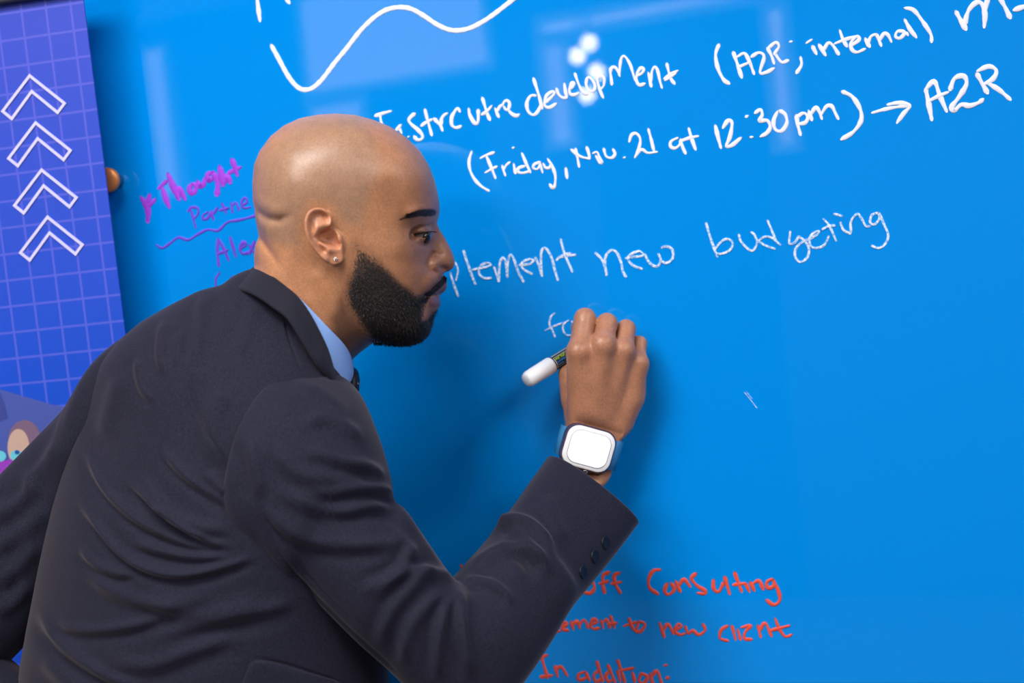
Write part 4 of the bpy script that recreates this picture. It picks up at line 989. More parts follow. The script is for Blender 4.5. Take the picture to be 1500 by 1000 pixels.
for sg, nb in ((1, 750), (-1, 300)):
    q = scatter(BRP, nb); xx, yy = q.T; N = hnorm(xx, yy, sg)
    g = np.stack([-0.8 + 0.15 * RNG.normal(size=nb), 0.18 + 0.2 * RNG.normal(size=nb), 0.5 * sg * np.ones(nb)], 1); g -= N * (g * N).sum(1)[:, None]
    d_ = g + N * 0.22; d_ /= np.linalg.norm(d_, axis=1)[:, None]
    V, F = strand_mesh(np.stack([xx, yy, hsurf(xx, yy) * sg], 1) - N * 0.3, d_, N, 3.6 + 2.6 * RNG.random(nb), 0.75, .15)
    mesh_obj('eyebrow', pl(toW(V)), F, M_hair, person)
    lid = resample(np.array(LIDU + [(634, 340)], float), 0.42, False); nl = len(lid)
    bw = np.sqrt(np.maximum(EYE_R ** 2 - (lid[:, 0] - EYE_C[0]) ** 2 - (lid[:, 1] - EYE_C[1]) ** 2, 4)) + EYE_C[2] + 1.5
    d_ = np.stack([0.75 + 0.15 * RNG.normal(size=nl), 0.45 + 0.12 * RNG.normal(size=nl), 0.5 * sg * np.ones(nl)], 1); d_ /= np.linalg.norm(d_, axis=1)[:, None]
    V, F = strand_mesh(np.c_[lid, bw * sg], d_, np.tile([0.2, -.7, .6 * sg], (nl, 1)), np.full(nl, 5.5) + RNG.random(nl) * 2, 0.8, -.3)
    mesh_obj('eyelashes', pl(toW(V)), F, M_hair, person)
M_stud = mat('silver_stud', srgb(205, 200, 195), 0.15, 1.0)
ec = MP(491.5, 379.3, 112); _e = float(bil(E_hi, np.array(ec[0]), np.array(ec[1]))); ec = MP(491.5, 379.3, _e + 2.0)
V, F = [], []
for a in range(7):
    t = 2 * math.pi * a / 6
    cc = ec + (np.array([math.cos(t) * 2.1, math.sin(t) * 2.1, 0]) if a < 6 else np.array([0, 0, 0.6]))
    v_, f_ = uvball(cc, 1.15 if a < 6 else 1.5, 10, 6); n0 = len(V); V += list(v_); F += [tuple(i + n0 for i in f) for f in f_]
eo = mesh_obj('earring', pl(toW(np.array(V))), F, M_stud, person); eo['label'] = 'small silver flower stud in the ear lobe'
# ------------------------------------------------------------------ suit jacket
M_suit = mat('navy_suit_wool', srgb(27, 29, 45), 0.8, spec=0.14)
_p = M_suit.node_tree.nodes['Principled BSDF']
_p.inputs['Sheen Weight'].default_value = 0.22; _p.inputs['Sheen Roughness'].default_value = 0.4; _p.inputs['Sheen Tint'].default_value = (0.62, 0.54, 0.55, 1)
noise_color(M_suit, srgb(21, 22, 34), srgb(36, 37, 54), 750, 2, 0.3, 0.7)
add_noise_bump(M_suit, 700, 0.5, 0.0008)
M_collar = mat('dark_navy_lapel', srgb(20, 22, 36), 0.75, spec=0.2)
_p = M_collar.node_tree.nodes['Principled BSDF']; _p.inputs['Sheen Weight'].default_value = 0.15; _p.inputs['Sheen Tint'].default_value = (0.6, 0.55, 0.6, 1)
add_noise_bump(M_collar, 900, 0.35, 0.0006)

def vnormals(V, F):
    F = np.asarray(F); a, b, c, d = V[F[:, 0]], V[F[:, 1]], V[F[:, 2]], V[F[:, 3]]
    fn = np.cross(c - a, d - b); N = np.zeros_like(V)
    for k in range(4):
        for ax in range(3): N[:, ax] += np.bincount(F[:, k], fn[:, ax], len(V))
    return N / (np.linalg.norm(N, axis=1)[:, None] + 1e-12)
def fold_field(PX, folds, gain=1.6):
    """folds: (sigma px, amplitude, [points]); crisp crest with a softer trough on one side"""
    h = np.zeros(len(PX))
    for sg, amp, P in folds:
        P = catmull(np.array(P, float), 6)
        X, Y = PX[:, 0], PX[:, 1]
        near = (X > P[:, 0].min() - 5 * sg) & (X < P[:, 0].max() + 5 * sg) & (Y > P[:, 1].min() - 5 * sg) & (Y < P[:, 1].max() + 5 * sg)
        if not near.any(): continue
        x, y = X[near], Y[near]
        best = np.full(len(x), 1e9); side = np.zeros(len(x)); tt = np.zeros(len(x)); nP = len(P)
        for i, (a, b) in enumerate(zip(P[:-1], P[1:])):
            d = b - a; L = d @ d + 1e-9
            t = np.clip(((x - a[0]) * d[0] + (y - a[1]) * d[1]) / L, 0, 1)
            ex, ey = x - a[0] - t * d[0], y - a[1] - t * d[1]; q = np.hypot(ex, ey); up_ = q < best
            best[up_] = q[up_]; side[up_] = np.sign(d[0] * ey - d[1] * ex)[up_]; tt[up_] = ((i + t) / (nP - 1))[up_]
        s_ = best * side
        prof = np.exp(-0.5 * (s_ / sg) ** 2) - 0.55 * np.exp(-0.5 * ((s_ - 2.1 * sg) / (1.2 * sg)) ** 2)
        h[near] += gain * amp * prof * sstep(0, 0.22, tt) * sstep(1.0, 0.75, tt)
    return h
def displaced(V, F, folds, gain=1.6):
    """V local; push along normals by the folds, on the side that faces the viewer"""
    Wv = toW(V); N = vnormals(Wv, F)
    view = CAM - Wv; view /= np.linalg.norm(view, axis=1)[:, None]
    f = sstep(0.02, 0.30, (N * view).sum(1))
    h = fold_field(to_px(Wv), folds, gain) * f
    return Wv + N * (h * UNIT)[:, None]

# torso: half thickness over the outline, with the right shoulder turned towards the viewer
TOUT = [(372, 393), (356, 397), (341, 404), (325, 417), (308, 421), (290, 426), (268, 437), (248, 447), (205, 472), (172, 499), (146, 529), (122, 568), (104, 606), (88, 655), (74, 702), (60, 752), (48, 802), (37, 852), (27, 905), (17, 955), (9, 1000), (-6, 1100), (-20, 1190), (-20, 1290),
        (120, 1345), (300, 1370), (470, 1345), (566, 1290), (570, 1180), (570, 1060), (568, 990), (566, 940), (562, 860), (556, 780), (546, 700), (536, 650), (524, 600), (512, 560), (498, 520), (470, 480), (436, 440), (404, 406)]
TP = np.array([MP(a, b, 0)[:2] for a, b in TOUT])
TH = [(330, 440, 62), (380, 430, 78), (420, 460, 96), (455, 500, 104), (485, 550, 100), (300, 460, 82), (360, 480, 112), (260, 480, 92), (210, 520, 96), (170, 560, 92), (300, 540, 150), (380, 540, 150), (430, 560, 142), (450, 620, 150), (490, 640, 110), (240, 580, 150), (160, 640, 110), (300, 640, 190), (380, 640, 188), (440, 680, 172), (500, 700, 112),
      (120, 720, 110), (200, 720, 175), (300, 740, 205), (400, 740, 200), (470, 760, 160), (90, 820, 105), (180, 830, 178), (290, 840, 205), (400, 840, 200), (490, 850, 140), (70, 930, 108), (160, 940, 178), (280, 950, 203), (390, 950, 200), (490, 950, 150), (50, 1050, 112), (150, 1060, 185), (280, 1060, 207), (400, 1060, 204), (500, 1060, 148), (60, 1200, 130), (160, 1200, 190), (280, 1200, 212), (420, 1200, 205), (510, 1200, 140), (280, 1290, 170), (420, 1290, 160), (130, 1280, 130)]
_tb = resample(TP, 18.0); _tc = np.array([MP(a, b, 0)[:2] for a, b, _ in TH])
_tev = tps(np.vstack([_tb, _tc]), np.r_[np.zeros(len(_tb)), [h * h / 1000.0 for _, _, h in TH]], np.r_[np.full(len(_tb), 1e-5), np.full(len(_tc), 6e-2)])
TX = np.arange(-60.0, 640.0, 5.0); TY = np.arange(370.0, 1420.0, 5.0)
tx, ty = np.meshgrid(TX, TY, indexing='ij')
TG = _tev(tx, ty) * 1000.0; _ts = polysd(tx, ty, TP)
TG = np.where(_ts > 0, -np.abs(_ts) * 150.0, np.maximum(TG, np.minimum(-_ts, 8) * 20.0))
def wc(x, y): return 0.30 * (x - 330.0) * sstep(430, 620, y)
TWX = np.arange(-270.0, 330.0, 5.0)
gxx, gyy = np.gradient(TG, 5.0)
zz = TWX[None, None, :] - wc(tx, ty)[:, :, None]
TD = ((zz ** 2 - TG[:, :, None]) / np.sqrt((gxx ** 2 + gyy ** 2)[:, :, None] + 4 * zz ** 2 + 400.0)).astype(np.float32)
TV, TF = surface_net(TD, TX, TY, TWX); del TD
TV = relax(TV, TF, 3, 0.5)
if np.dot(np.cross(EU, EV), EW) < 0: TF = TF[:, ::-1]
def subdivide(V, F):
    me = bpy.data.meshes.new('tmp'); me.from_pydata(V.tolist(), [], F.tolist())
    bm = bmesh.new(); bm.from_mesh(me)
    bmesh.ops.subdivide_edges(bm, edges=bm.edges, cuts=1, use_grid_fill=True, smooth=0.0)
    bm.verts.ensure_lookup_table()
    V2 = np.array([v.co[:] for v in bm.verts]); F2 = np.array([[v.index for v in f.verts] for f in bm.faces])
    bm.free(); bpy.data.meshes.remove(me)
    return V2, F2
TV, TF = subdivide(TV, TF); TV = relax(TV, TF, 2, 0.5)
TFOLDS = [
    (5, 5, [(122, 650), (149, 707), (182, 745), (225, 774), (288, 798), (350, 800)]), (4.5, 5.5, [(185, 700), (216, 731), (254, 765), (300, 790), (345, 800)]), (5, 4.5, [(236, 655), (269, 693), (307, 721), (345, 745)]), (4, 4, [(228, 740), (250, 752), (280, 776), (320, 792)]),
    (5, 6, [(110, 725), (144, 769), (177, 808), (216, 832), (269, 841), (336, 827), (384, 810)]), (7, 6, [(52, 885), (86, 937), (120, 966), (170, 995), (220, 1010)]), (6, 4, [(80, 908), (110, 920), (150, 922), (210, 912), (269, 890)]), (5, 4, [(115, 800), (140, 825), (170, 838), (205, 842)]),
    (9, 4, [(145, 960), (216, 975), (288, 950), (360, 925)]), (5, 4, [(190, 790), (235, 806), (290, 815), (350, 812)]), (8, 3.5, [(120, 830), (170, 868), (240, 885), (330, 868)]), (9, 3, [(58, 960), (100, 1000), (150, 1020)]), (8, 3, [(220, 930), (300, 915), (380, 895), (440, 880)]),
    (6, 3.4, [(242, 466), (236, 495), (235, 525), (246, 556)]), (7, 3.2, [(298, 428), (293, 465), (289, 505), (283, 540)]), (8, 3, [(371, 445), (362, 480), (348, 525)]), (5, 2.6, [(203, 520), (202, 545), (210, 572), (228, 590)]), (5, 2.4, [(268, 480), (262, 505), (258, 540)]), (10, 2.5, [(180, 540), (160, 600), (150, 650)]),
    (1.8, -2.6, [(272, 520), (288, 602), (326, 669), (352, 730), (366, 790)]), (12, 4, [(330, 560), (310, 620), (318, 690)]), (1.6, -2.0, [(416, 466), (424, 500), (440, 540)]),
    (8, 5, [(205, 690), (240, 745), (290, 770), (345, 780)]), (6, 4, [(300, 690), (325, 715), (352, 725)]), (10, 4, [(200, 870), (290, 900), (400, 880)]), (1.6, -2.0, [(362, 962), (420, 974), (470, 990), (505, 1002)])]
TWv = displaced(TV, TF, TFOLDS)
jacket = mesh_obj('jacket', pl(TWv), TF, M_suit, person); jacket['label'] = 'dark navy suit jacket'

# sleeves: lofted rings from the armhole to the cuff
def loft_rings(secs, n_around, n_along):
    """secs: (U px, L px, w, depth half-axis, near offset or None) -> rings in local units"""
    C, A, B = [], [], []
    for U, L, w, r2, off in secs:
        u = MP(*U, w); l = MP(*L, w); C.append((u + l) / 2); A.append((u - l) / 2); B.append(off if off is not None else None)
        if off is None: B[-1] = np.array([0, 0, r2], float)
        else: B[-1] = np.array(off, float)
    C, A, B = map(np.array, (C, A, B))
    T = np.gradient(C, axis=0); T /= np.linalg.norm(T, axis=1)[:, None]
    for i in range(len(B)):
        if secs[i][4] is None:
            b = np.cross(T[i], A[i]); b /= np.linalg.norm(b)
            if b[2] < 0: b = -b
            B[i] = b * secs[i][3]
    t = np.arange(len(C)); tt = np.linspace(0, len(C) - 1, n_along)
    def interp(Q):
        P = catmull(Q, 24); return np.stack([np.interp(tt, np.linspace(0, len(Q) - 1, len(P)), P[:, k]) for k in range(3)], 1)
    C, A, B = interp(C), interp(A), interp(B)
    a = np.linspace(0, 2 * math.pi, n_around, endpoint=False)
    ca, sa = np.cos(a), np.sin(a); p = 0.88
    ca = np.sign(ca) * np.abs(ca) ** p; sa = np.sign(sa) * np.abs(sa) ** p
    return C[:, None] + A[:, None] * ca[None, :, None] + B[:, None] * sa[None, :, None]
def ring_mesh(R, lip=None):
    if lip:
        c = R[-1].mean(0); T = R[-1].mean(0) - R[-2].mean(0); T /= np.linalg.norm(T)
        ex = [c + (R[-1] - c) * 0.985 + T * 1.5, c + (R[-1] - c) * 0.95 + T * 1.0, c + (R[-1] - c) * 0.92 - T * lip * .3, c + (R[-1] - c) * 0.88 - T * lip]
        R = np.concatenate([R, np.array(ex)])
    m, n = R.shape[:2]; V = R.reshape(-1, 3)
    i, j = np.meshgrid(np.arange(m - 1), np.arange(n), indexing='ij'); j2 = (j + 1) % n
    F = np.stack([i * n + j, i * n + j2, (i + 1) * n + j2, (i + 1) * n + j], -1).reshape(-1, 4)
    return V, F
def orient(V, F, R):
    Wv = toW(V); N = vnormals(Wv, F); c = toW(R.mean(1)).repeat(R.shape[1], 0)
    return F[:, ::-1] if ((Wv[:len(c)] - c) * N[:len(c)]).sum() < 0 else F
RS = [((430, 548), (382, 772), 95, 0, (-58, 0, 88)), ((438, 541), (388, 786), 104, 0, (-66, 2, 106)), ((462, 545), (398, 800), 114, 0, (-62, 4, 114)), ((494, 560), (412, 816), 126, 0, (-48, 6, 114)), ((524, 592), (432, 838), 138, 0, (-32, 8, 110)),
      ((549, 640), (458, 866), 150, 98, None), ((566, 695), (490, 898), 160, 92, None), ((574, 732), (530, 938), 168, 90, None), ((594, 750), (566, 972), 170, 90, None), ((628, 798), (602, 1008), 172, 90, None), ((656, 836), (640, 1046), 172, 88, None),
      ((671, 851), (692, 1066), 165, 86, None), ((680, 842), (742, 1008), 148, 82, None), ((697, 818), (782, 958), 120, 78, None), ((722, 786), (820, 902), 88, 76, None), ((754, 742), (852, 866), 45, 0, (10, -12, 72)),
      ((783, 700), (892, 818), -12, 0, (9, -12, 70)), ((806, 668), (930, 768), -66, 0, (10, -13, 68))]
R = loft_rings(RS, 120, 260)
SV, SF = ring_mesh(R, 26); SF = orient(SV, SF, R)
SFOLDS = [(6, 6, [(440, 655), (491, 674), (538, 685), (566, 708)]), (7, 5, [(445, 610), (490, 618), (535, 648)]), (6, 5, [(395, 715), (450, 738), (500, 748), (545, 742), (590, 748)]), (7, 5, [(378, 730), (420, 775), (470, 795), (540, 798), (610, 790)]),
          (6, 6, [(450, 712), (480, 722), (520, 716), (560, 718), (592, 745)]), (8, 4, [(400, 650), (430, 690), (480, 700), (530, 700)]), (6, 5, [(672, 852), (640, 838), (600, 836), (560, 850), (520, 872)]), (6, 6, [(674, 856), (674, 900), (680, 950), (690, 1000)]),
          (6, 5, [(672, 856), (650, 900), (640, 950), (642, 1000)]), (7, 4, [(668, 855), (622, 890), (596, 930), (590, 980)]), (7, 4, [(640, 815), (610, 850), (570, 900), (556, 950)]), (6, 4, [(610, 790), (590, 830), (545, 880)]),
          (6, 8, [(718, 788), (730, 766), (765, 764), (795, 785), (812, 820)]), (6, 5, [(735, 775), (760, 778), (782, 800), (790, 830)]), (7, 6, [(676, 850), (712, 818), (755, 800), (790, 815), (806, 850)]), (5, 5, [(678, 856), (705, 850), (735, 865), (752, 890)]), (8, 3, [(800, 720), (812, 760), (830, 800)]), (8, -4, [(735, 800), (765, 815), (785, 850)]),
          (1.8, -2.4, [(376, 756), (402, 805), (445, 856), (500, 912), (560, 966), (590, 992)]), (1.8, -2, [(372, 740), (400, 775), (440, 830), (490, 885), (540, 930)]), (8, 4, [(365, 640), (374, 690), (384, 730)]), (9, 3.5, [(420, 565), (470, 580), (515, 618)]), (6, 4, [(575, 735), (620, 785), (660, 838)])]
SWv = displaced(SV, SF, SFOLDS)
sleeve = mesh_obj('sleeve', pl(SWv), SF, M_suit, jacket)
LS = [((225, 470), (205, 690), -40, 76, None), ((178, 508), (155, 715), -70, 80, None), ((138, 556), (130, 790), -95, 80, None), ((102, 594), (95, 860), -112, 78, None), ((50, 644), (62, 915), -118, 76, None), ((0, 694), (24, 958), -118, 74, None), ((-58, 752), (-8, 985), -112, 72, None), ((-130, 830), (-24, 965), -108, 66, None), ((-140, 930), (-20, 945), -100, 60, None), ((-90, 1040), (10, 965), -85, 56, None), ((-10, 1110), (70, 1020), -65, 54, None), ((70, 1150), (120, 1070), -50, 52, None)]
R2 = loft_rings(LS, 80, 150)
LV, LF = ring_mesh(R2, 20); LF = orient(LV, LF, R2)
LFOLDS = [(8, 6, [(60, 700), (30, 735), (-20, 760)]), (8, 6, [(70, 740), (30, 780), (-10, 800)]), (8, 6, [(55, 790), (25, 830), (-10, 850)]), (7, 5, [(45, 850), (20, 880), (-10, 895)]), (9, 5, [(90, 640), (60, 690), (20, 710)])]
sl2 = mesh_obj('sleeve', pl(displaced(LV, LF, LFOLDS)), LF, M_suit, jacket)

# band shapes round the neck: rows of points (px, py, w) on the near side, mirrored to the far side
def band(name, rows, material, parent, thick=5.0, smooth_n=6, both=True, tucked=0):
    """rows: list of polylines from the back of the neck to the front, top row first; closed shell with thickness"""
    G_ = []
    for row in rows:
        P = catmull(MPs(row), smooth_n)
        G_.append(P)
    n = min(map(len, G_)); G_ = [q[:n] for q in G_]
    cols = np.stack(G_, 0)                      # rows x n x 3
    m_ = 4 * (len(rows) - 1) + 1
    cols = np.stack([catmull(cols[:, j], 4) if len(rows) > 2 else cols[0, j] + (cols[1, j] - cols[0, j]) * np.linspace(0, 1, m_)[:, None] for j in range(n)], 1)
    if both:
        far = cols[:, 1:][:, ::-1].copy(); far[..., 2] *= -1
        cols = np.concatenate([far, cols], 1)
    m_, n = cols.shape[:2]
    i, j = np.meshgrid(np.arange(m_ - 1), np.arange(n - 1), indexing='ij')
    F = np.stack([i * n + j, i * n + j + 1, (i + 1) * n + j + 1, (i + 1) * n + j], -1).reshape(-1, 4)
    V = cols.reshape(-1, 3)
    o = mesh_obj(name, pl(toW(V)), F, material, parent)
    md = o.modifiers.new('cloth', 'SOLIDIFY'); md.thickness = thick * UNIT; md.offset = 0
    sb = o.modifiers.new('soft', 'SUBSURF'); sb.levels = 1; sb.render_levels = 1
    return o
col_in = [(374, 391, 0), (384, 396, 34), (402, 406, 66), (420, 420, 86), (437, 435, 97), (454, 459, 105), (470, 489, 108), (482, 517, 108), (492, 556, 106), (502, 600, 84)]
col_md = [(360, 402, 0), (366, 410, 52), (388, 424, 88), (411, 440, 107), (429, 453, 118), (446, 477, 124), (460, 504, 127), (473, 528, 130), (490, 562, 118), (507, 612, 84)]
col_out = [(344, 418, 0), (352, 424, 62), (374, 433, 97), (400, 451, 116), (420, 467, 126), (437, 492, 133), (452, 515, 137), (465, 536, 136), (489, 566, 118), (512, 622, 82)]
co = band('collar', [col_in, col_md, col_out], M_collar, jacket, 5)
M_shirt = mat('light_blue_shirt_cotton', srgb(120, 160, 226), 0.7, spec=0.2)
nt = M_shirt.node_tree; _p = nt.nodes['Principled BSDF']
tc = nt.nodes.new('ShaderNodeTexCoord'); wv = nt.nodes.new('ShaderNodeTexWave'); wv.inputs['Scale'].default_value = 330; wv.bands_direction = 'DIAGONAL'
nt.links.new(tc.outputs['Object'], wv.inputs[0])
rp = nt.nodes.new('ShaderNodeValToRGB'); rp.color_ramp.elements[0].position = .35; rp.color_ramp.elements[0].color = (*srgb(104, 148, 222), 1); rp.color_ramp.elements[1].position = .65; rp.color_ramp.elements[1].color = (*srgb(160, 192, 240), 1)
nt.links.new(wv.outputs[0], rp.inputs[0]); nt.links.new(rp.outputs[0], _p.inputs['Base Color'])
sh_t = [(374, 389, 0), (386, 395, 34), (404, 407, 66), (420, 420, 84), (436, 433, 93), (456, 453, 95), (480, 478, 90), (500, 499, 72), (511, 515, 46), (515, 528, 20), (516, 540, 6)]
sh_m = [(362, 410, 0), (372, 418, 52), (392, 426, 72), (412, 442, 84), (430, 458, 93), (452, 484, 99), (476, 512, 98), (497, 530, 82), (510, 542, 58), (516, 546, 28), (517, 552, 10)]
sh_b = [(358, 428, 0), (366, 438, 40), (386, 450, 58), (406, 466, 70), (426, 486, 80), (448, 516, 90), (472, 544, 92), (490, 560, 84), (505, 568, 68), (511, 560, 40), (514, 562, 14)]
dsh = band('dress_shirt', [sh_t, sh_m, sh_b], M_shirt, person, 3.0); dsh['label'] = 'light blue dress shirt collar'
# tie: knot under the collar and the blade going down inside the jacket
M_tie = mat('black_dotted_tie', srgb(20, 20, 32), 0.5, spec=0.35)
nt = M_tie.node_tree; _p = nt.nodes['Principled BSDF']
tc = nt.nodes.new('ShaderNodeTexCoord'); vo = nt.nodes.new('ShaderNodeTexVoronoi'); vo.inputs['Scale'].default_value = 130; vo.inputs['Randomness'].default_value = 0.25
nt.links.new(tc.outputs['Object'], vo.inputs[0])
lt = nt.nodes.new('ShaderNodeMath'); lt.operation = 'LESS_THAN'; lt.inputs[1].default_value = 0.2; nt.links.new(vo.outputs['Distance'], lt.inputs[0])
mx = nt.nodes.new('ShaderNodeMix'); mx.data_type = 'RGBA'; mx.inputs[6].default_value = (*srgb(20, 20, 34), 1); mx.inputs[7].default_value = (*srgb(220, 190, 165), 1)
nt.links.new(lt.outputs[0], mx.inputs[0]); nt.links.new(mx.outputs[2], _p.inputs['Base Color'])
TS = [((517, 537), (506, 552), 0, 20, None), ((524, 543), (504, 566), 0, 30, None), ((527, 556), (506, 578), 0, 34, None), ((526, 572), (510, 590), 0, 28, None), ((523, 586), (512, 594), 0, 26, None), ((528, 610), (518, 614), 0, 34, None), ((545, 680), (534, 684), 0, 46, None), ((556, 760), (545, 762), 0, 56, None)]
R3 = loft_rings(TS, 40, 60); V, F = ring_mesh(R3); F = orient(V, F, R3)
ti = mesh_obj('necktie', pl(toW(V)), F, M_tie, person); ti['label'] = 'dark necktie with small pale dots'

# finds the spot on a mesh that shows at a photo pixel
def surf_at(Wv, N, px, py):
    q = to_px(Wv); view = CAM - Wv; f = (N * view).sum(1) > 0
    d = np.hypot(q[:, 0] - px, q[:, 1] - py) + np.where(f, 0, 1e6)
    i = np.argsort(d)[:6]; i = i[np.argmin(q[i, 2])]
    return Wv[i] + 0.0, N[i]
SN = vnormals(SWv, SF)
M_btn = mat('dark_horn_button', srgb(16, 16, 26), 0.5, spec=0.3)
for bx, by in ((891, 797), (875, 818), (858, 839)):
    p, n_ = surf_at(SWv, SN, bx - 1, by - 1)
    bt = lathe('button', [(0.0062, -0.001), (0.0068, 0.0003), (0.0068, 0.0012), (0.0060, 0.0019), (0.0046, 0.0013), (0.0008, 0.0013)], M_btn, pl(p), n_, jacket, 24)
# pocket flap low on the jacket
TN = vnormals(TWv, TF)
rows = []
for top, bot in (((364, 968), (352, 1020)), ((384, 963), (376, 1032)), ((420, 972), (414, 1044)), ((460, 984), (456, 1056)), ((500, 996), (498, 1066))):
    r_ = []
    for t in np.linspace(0, 1, 6):
        a = np.array(top) * (1 - t) + np.array(bot) * t; p, n_ = surf_at(TWv, TN, *a); r_.append(p + n_ * 0.0035)
    rows.append(r_)
Q = np.array(rows); m_, n_ = Q.shape[:2]
i, j = np.meshgrid(np.arange(m_ - 1), np.arange(n_ - 1), indexing='ij')
F = np.stack([i * n_ + j, i * n_ + j + 1, (i + 1) * n_ + j + 1, (i + 1) * n_ + j], -1).reshape(-1, 4)
fl = mesh_obj('pocket_flap', pl(Q.reshape(-1, 3)), F, M_suit, jacket)
md = fl.modifiers.new('cloth', 'SOLIDIFY'); md.thickness = 0.004; md.offset = 0
sb = fl.modifiers.new('soft', 'SUBSURF'); sb.levels = 2; sb.render_levels = 2

# trousers and shoes below the picture
M_trou = M_suit
TXA = axis([(-250, 700, 12)]); TYA = axis([(1120, 2700, 14)]); TWA = axis([(-420, 640, 12)])
D = np.full((len(TXA), len(TYA), len(TWA)), 80.0, np.float32); AX, AY, AW = TXA, TYA, TWA
for hip, knee, ank in LEGS:
    add_cone(toL(hip), toL(knee), 136, 98, 25); add_cone(toL(knee), toL(ank + np.array([0, 0, .0])), 96, 78, 20)
add_cone(PEL + [5, -10, 0], PEL + [10, 60, 0], 152, 152, 40)
V, F = surface_net(D, TXA, TYA, TWA); V = relax(V, F, 3, .5)
if np.dot(np.cross(EU, EV), EW) < 0: F = F[:, ::-1]
mesh_obj('trousers', pl(toW(V)), F, M_suit, person)
M_shoe = mat('black_leather', srgb(16, 15, 16), 0.25)
for hip, knee, ank in LEGS:
    f0 = np.array([ank[0], ank[1], 0.0])
    V, F = [], []
    prof = [(-0.075, .030, .075), (-0.06, .038, .085), (0.0, .040, .085), (0.06, .044, .07), (0.12, .048, .055), (0.17, .044, .045), (0.205, .028, .034), (0.215, .010, .022)]
    ns = 20
    for d_, hw, ht in prof:
        for k in range(ns):
            a = 2 * math.pi * k / ns; z = ht / 2 + (ht / 2) * math.sin(a); z = max(z, 0.001)
            V.append(f0 + fwd2 * d_ + side2 * hw * math.cos(a) + np.array([0, 0, z]))
    for i_ in range(len(prof) - 1):
        for k in range(ns): F.append((i_ * ns + k, i_ * ns + (k + 1) % ns, (i_ + 1) * ns + (k + 1) % ns, (i_ + 1) * ns + k))
    F.append(tuple(range(ns))); F.append(tuple((len(prof) - 1) * ns + k for k in range(ns))[::-1])
    mesh_obj('shoe', pl(np.array(V)), F, M_shoe, person)
# ------------------------------------------------------------------ marker in the hand
ce = MK_A; axm = MK_B - ce; LM = np.linalg.norm(axm); axm /= LM
mk = empty('paint_marker', ce); tag(mk, 'white capped black paint marker held in the writing hand', 'marker')
M_wpl = mat('white_plastic', srgb(240, 240, 244), 0.3); M_bpl = mat('black_plastic', srgb(16, 16, 28), 0.3)
R_ = 0.0092
lathe('cap', [(0.0055, -0.001), (0.0078, 0.0006), (R_, 0.004), (R_ * 1.03, 0.020), (R_ * 1.05, 0.037), (R_ * 1.02, 0.0385)], M_wpl, (0, 0, 0), axm, mk, 36)
lathe('barrel', [(R_ * .90, 0.030), (R_ * .92, 0.040), (R_ * .92, LM - 0.032), (R_ * .8, LM - 0.028), (R_ * .62, LM - 0.012)], M_bpl, (0, 0, 0), axm, mk, 36)
ni = lathe('nib', [(0.0042, LM - 0.013), (0.0040, LM - 0.004), (0.0022, LM - 0.0005)], mat('white_felt', srgb(235, 235, 240), .9), (0, 0, 0), axm, mk, 20)
# printed label on the barrel: pale outline, green and blue lettering rows
vdir = CAM - ce; e1 = vdir - axm * np.dot(vdir, axm); e1 /= np.linalg.norm(e1); e2 = np.cross(axm, e1)
if np.dot(e2, UP) < 0: e2 = -e2
def on_barrel(u, a, lift=0.00025):
    return axm * u + (e1 * math.cos(a) + e2 * math.sin(a)) * (R_ * .92 + lift)
LM_ = [mat('label_white', srgb(226, 232, 226), .4), mat('label_green', srgb(190, 220, 70), .4), mat('label_blue', srgb(70, 150, 225), .4)]
V, F, fm = [], [], []
def patch(u0, u1, a0, a1, mi, lift=0.0003, n=6):
    b = len(V)
    for i in range(n + 1):
        a = a0 + (a1 - a0) * i / n
        V.append(on_barrel(u0, a, lift)); V.append(on_barrel(u1, a, lift))
    for i in range(n): F.append((b + 2 * i, b + 2 * i + 1, b + 2 * i + 3, b + 2 * i + 2)); fm.append(mi)
patch(0.0405, 0.0411, -.85, .62, 0); patch(0.041, 0.075, .58, .62, 0); patch(0.041, 0.075, -.85, -.81, 0); patch(0.041, 0.085, .95, 1.05, 0)
# rows of print too small to read: short upright and level bars
rp_ = random.Random(4)
def print_row(u, a_top, h, du, n, mi):
    for k in range(n):
        w_ = du * rp_.uniform(0.7, 1.1)
        patch(u, u + du * .28, a_top, a_top - h, mi, .00035, 2)
        if rp_.random() < .8: patch(u + w_ * .7, u + w_ * .95, a_top - h * rp_.choice((0, 0, .4)), a_top - h, mi, .00035, 2)
        q = rp_.choice((0, .42, .8)); patch(u, u + w_ * .95, a_top - h * q, a_top - h * (q + .2), mi, .00036, 1)
        u += w_ + du * .35
print_row(0.0425, 0.52, 0.36, 0.0021, 9, 1); print_row(0.0425, 0.04, 0.28, 0.0017, 10, 2); print_row(0.0425, -0.36, 0.28, 0.0017, 10, 2)
lb = mesh_obj('label_print', V, F, None, mk, smooth=False, mats=LM_, fm=fm); lb['label'] = 'small green and blue lettering on the barrel'

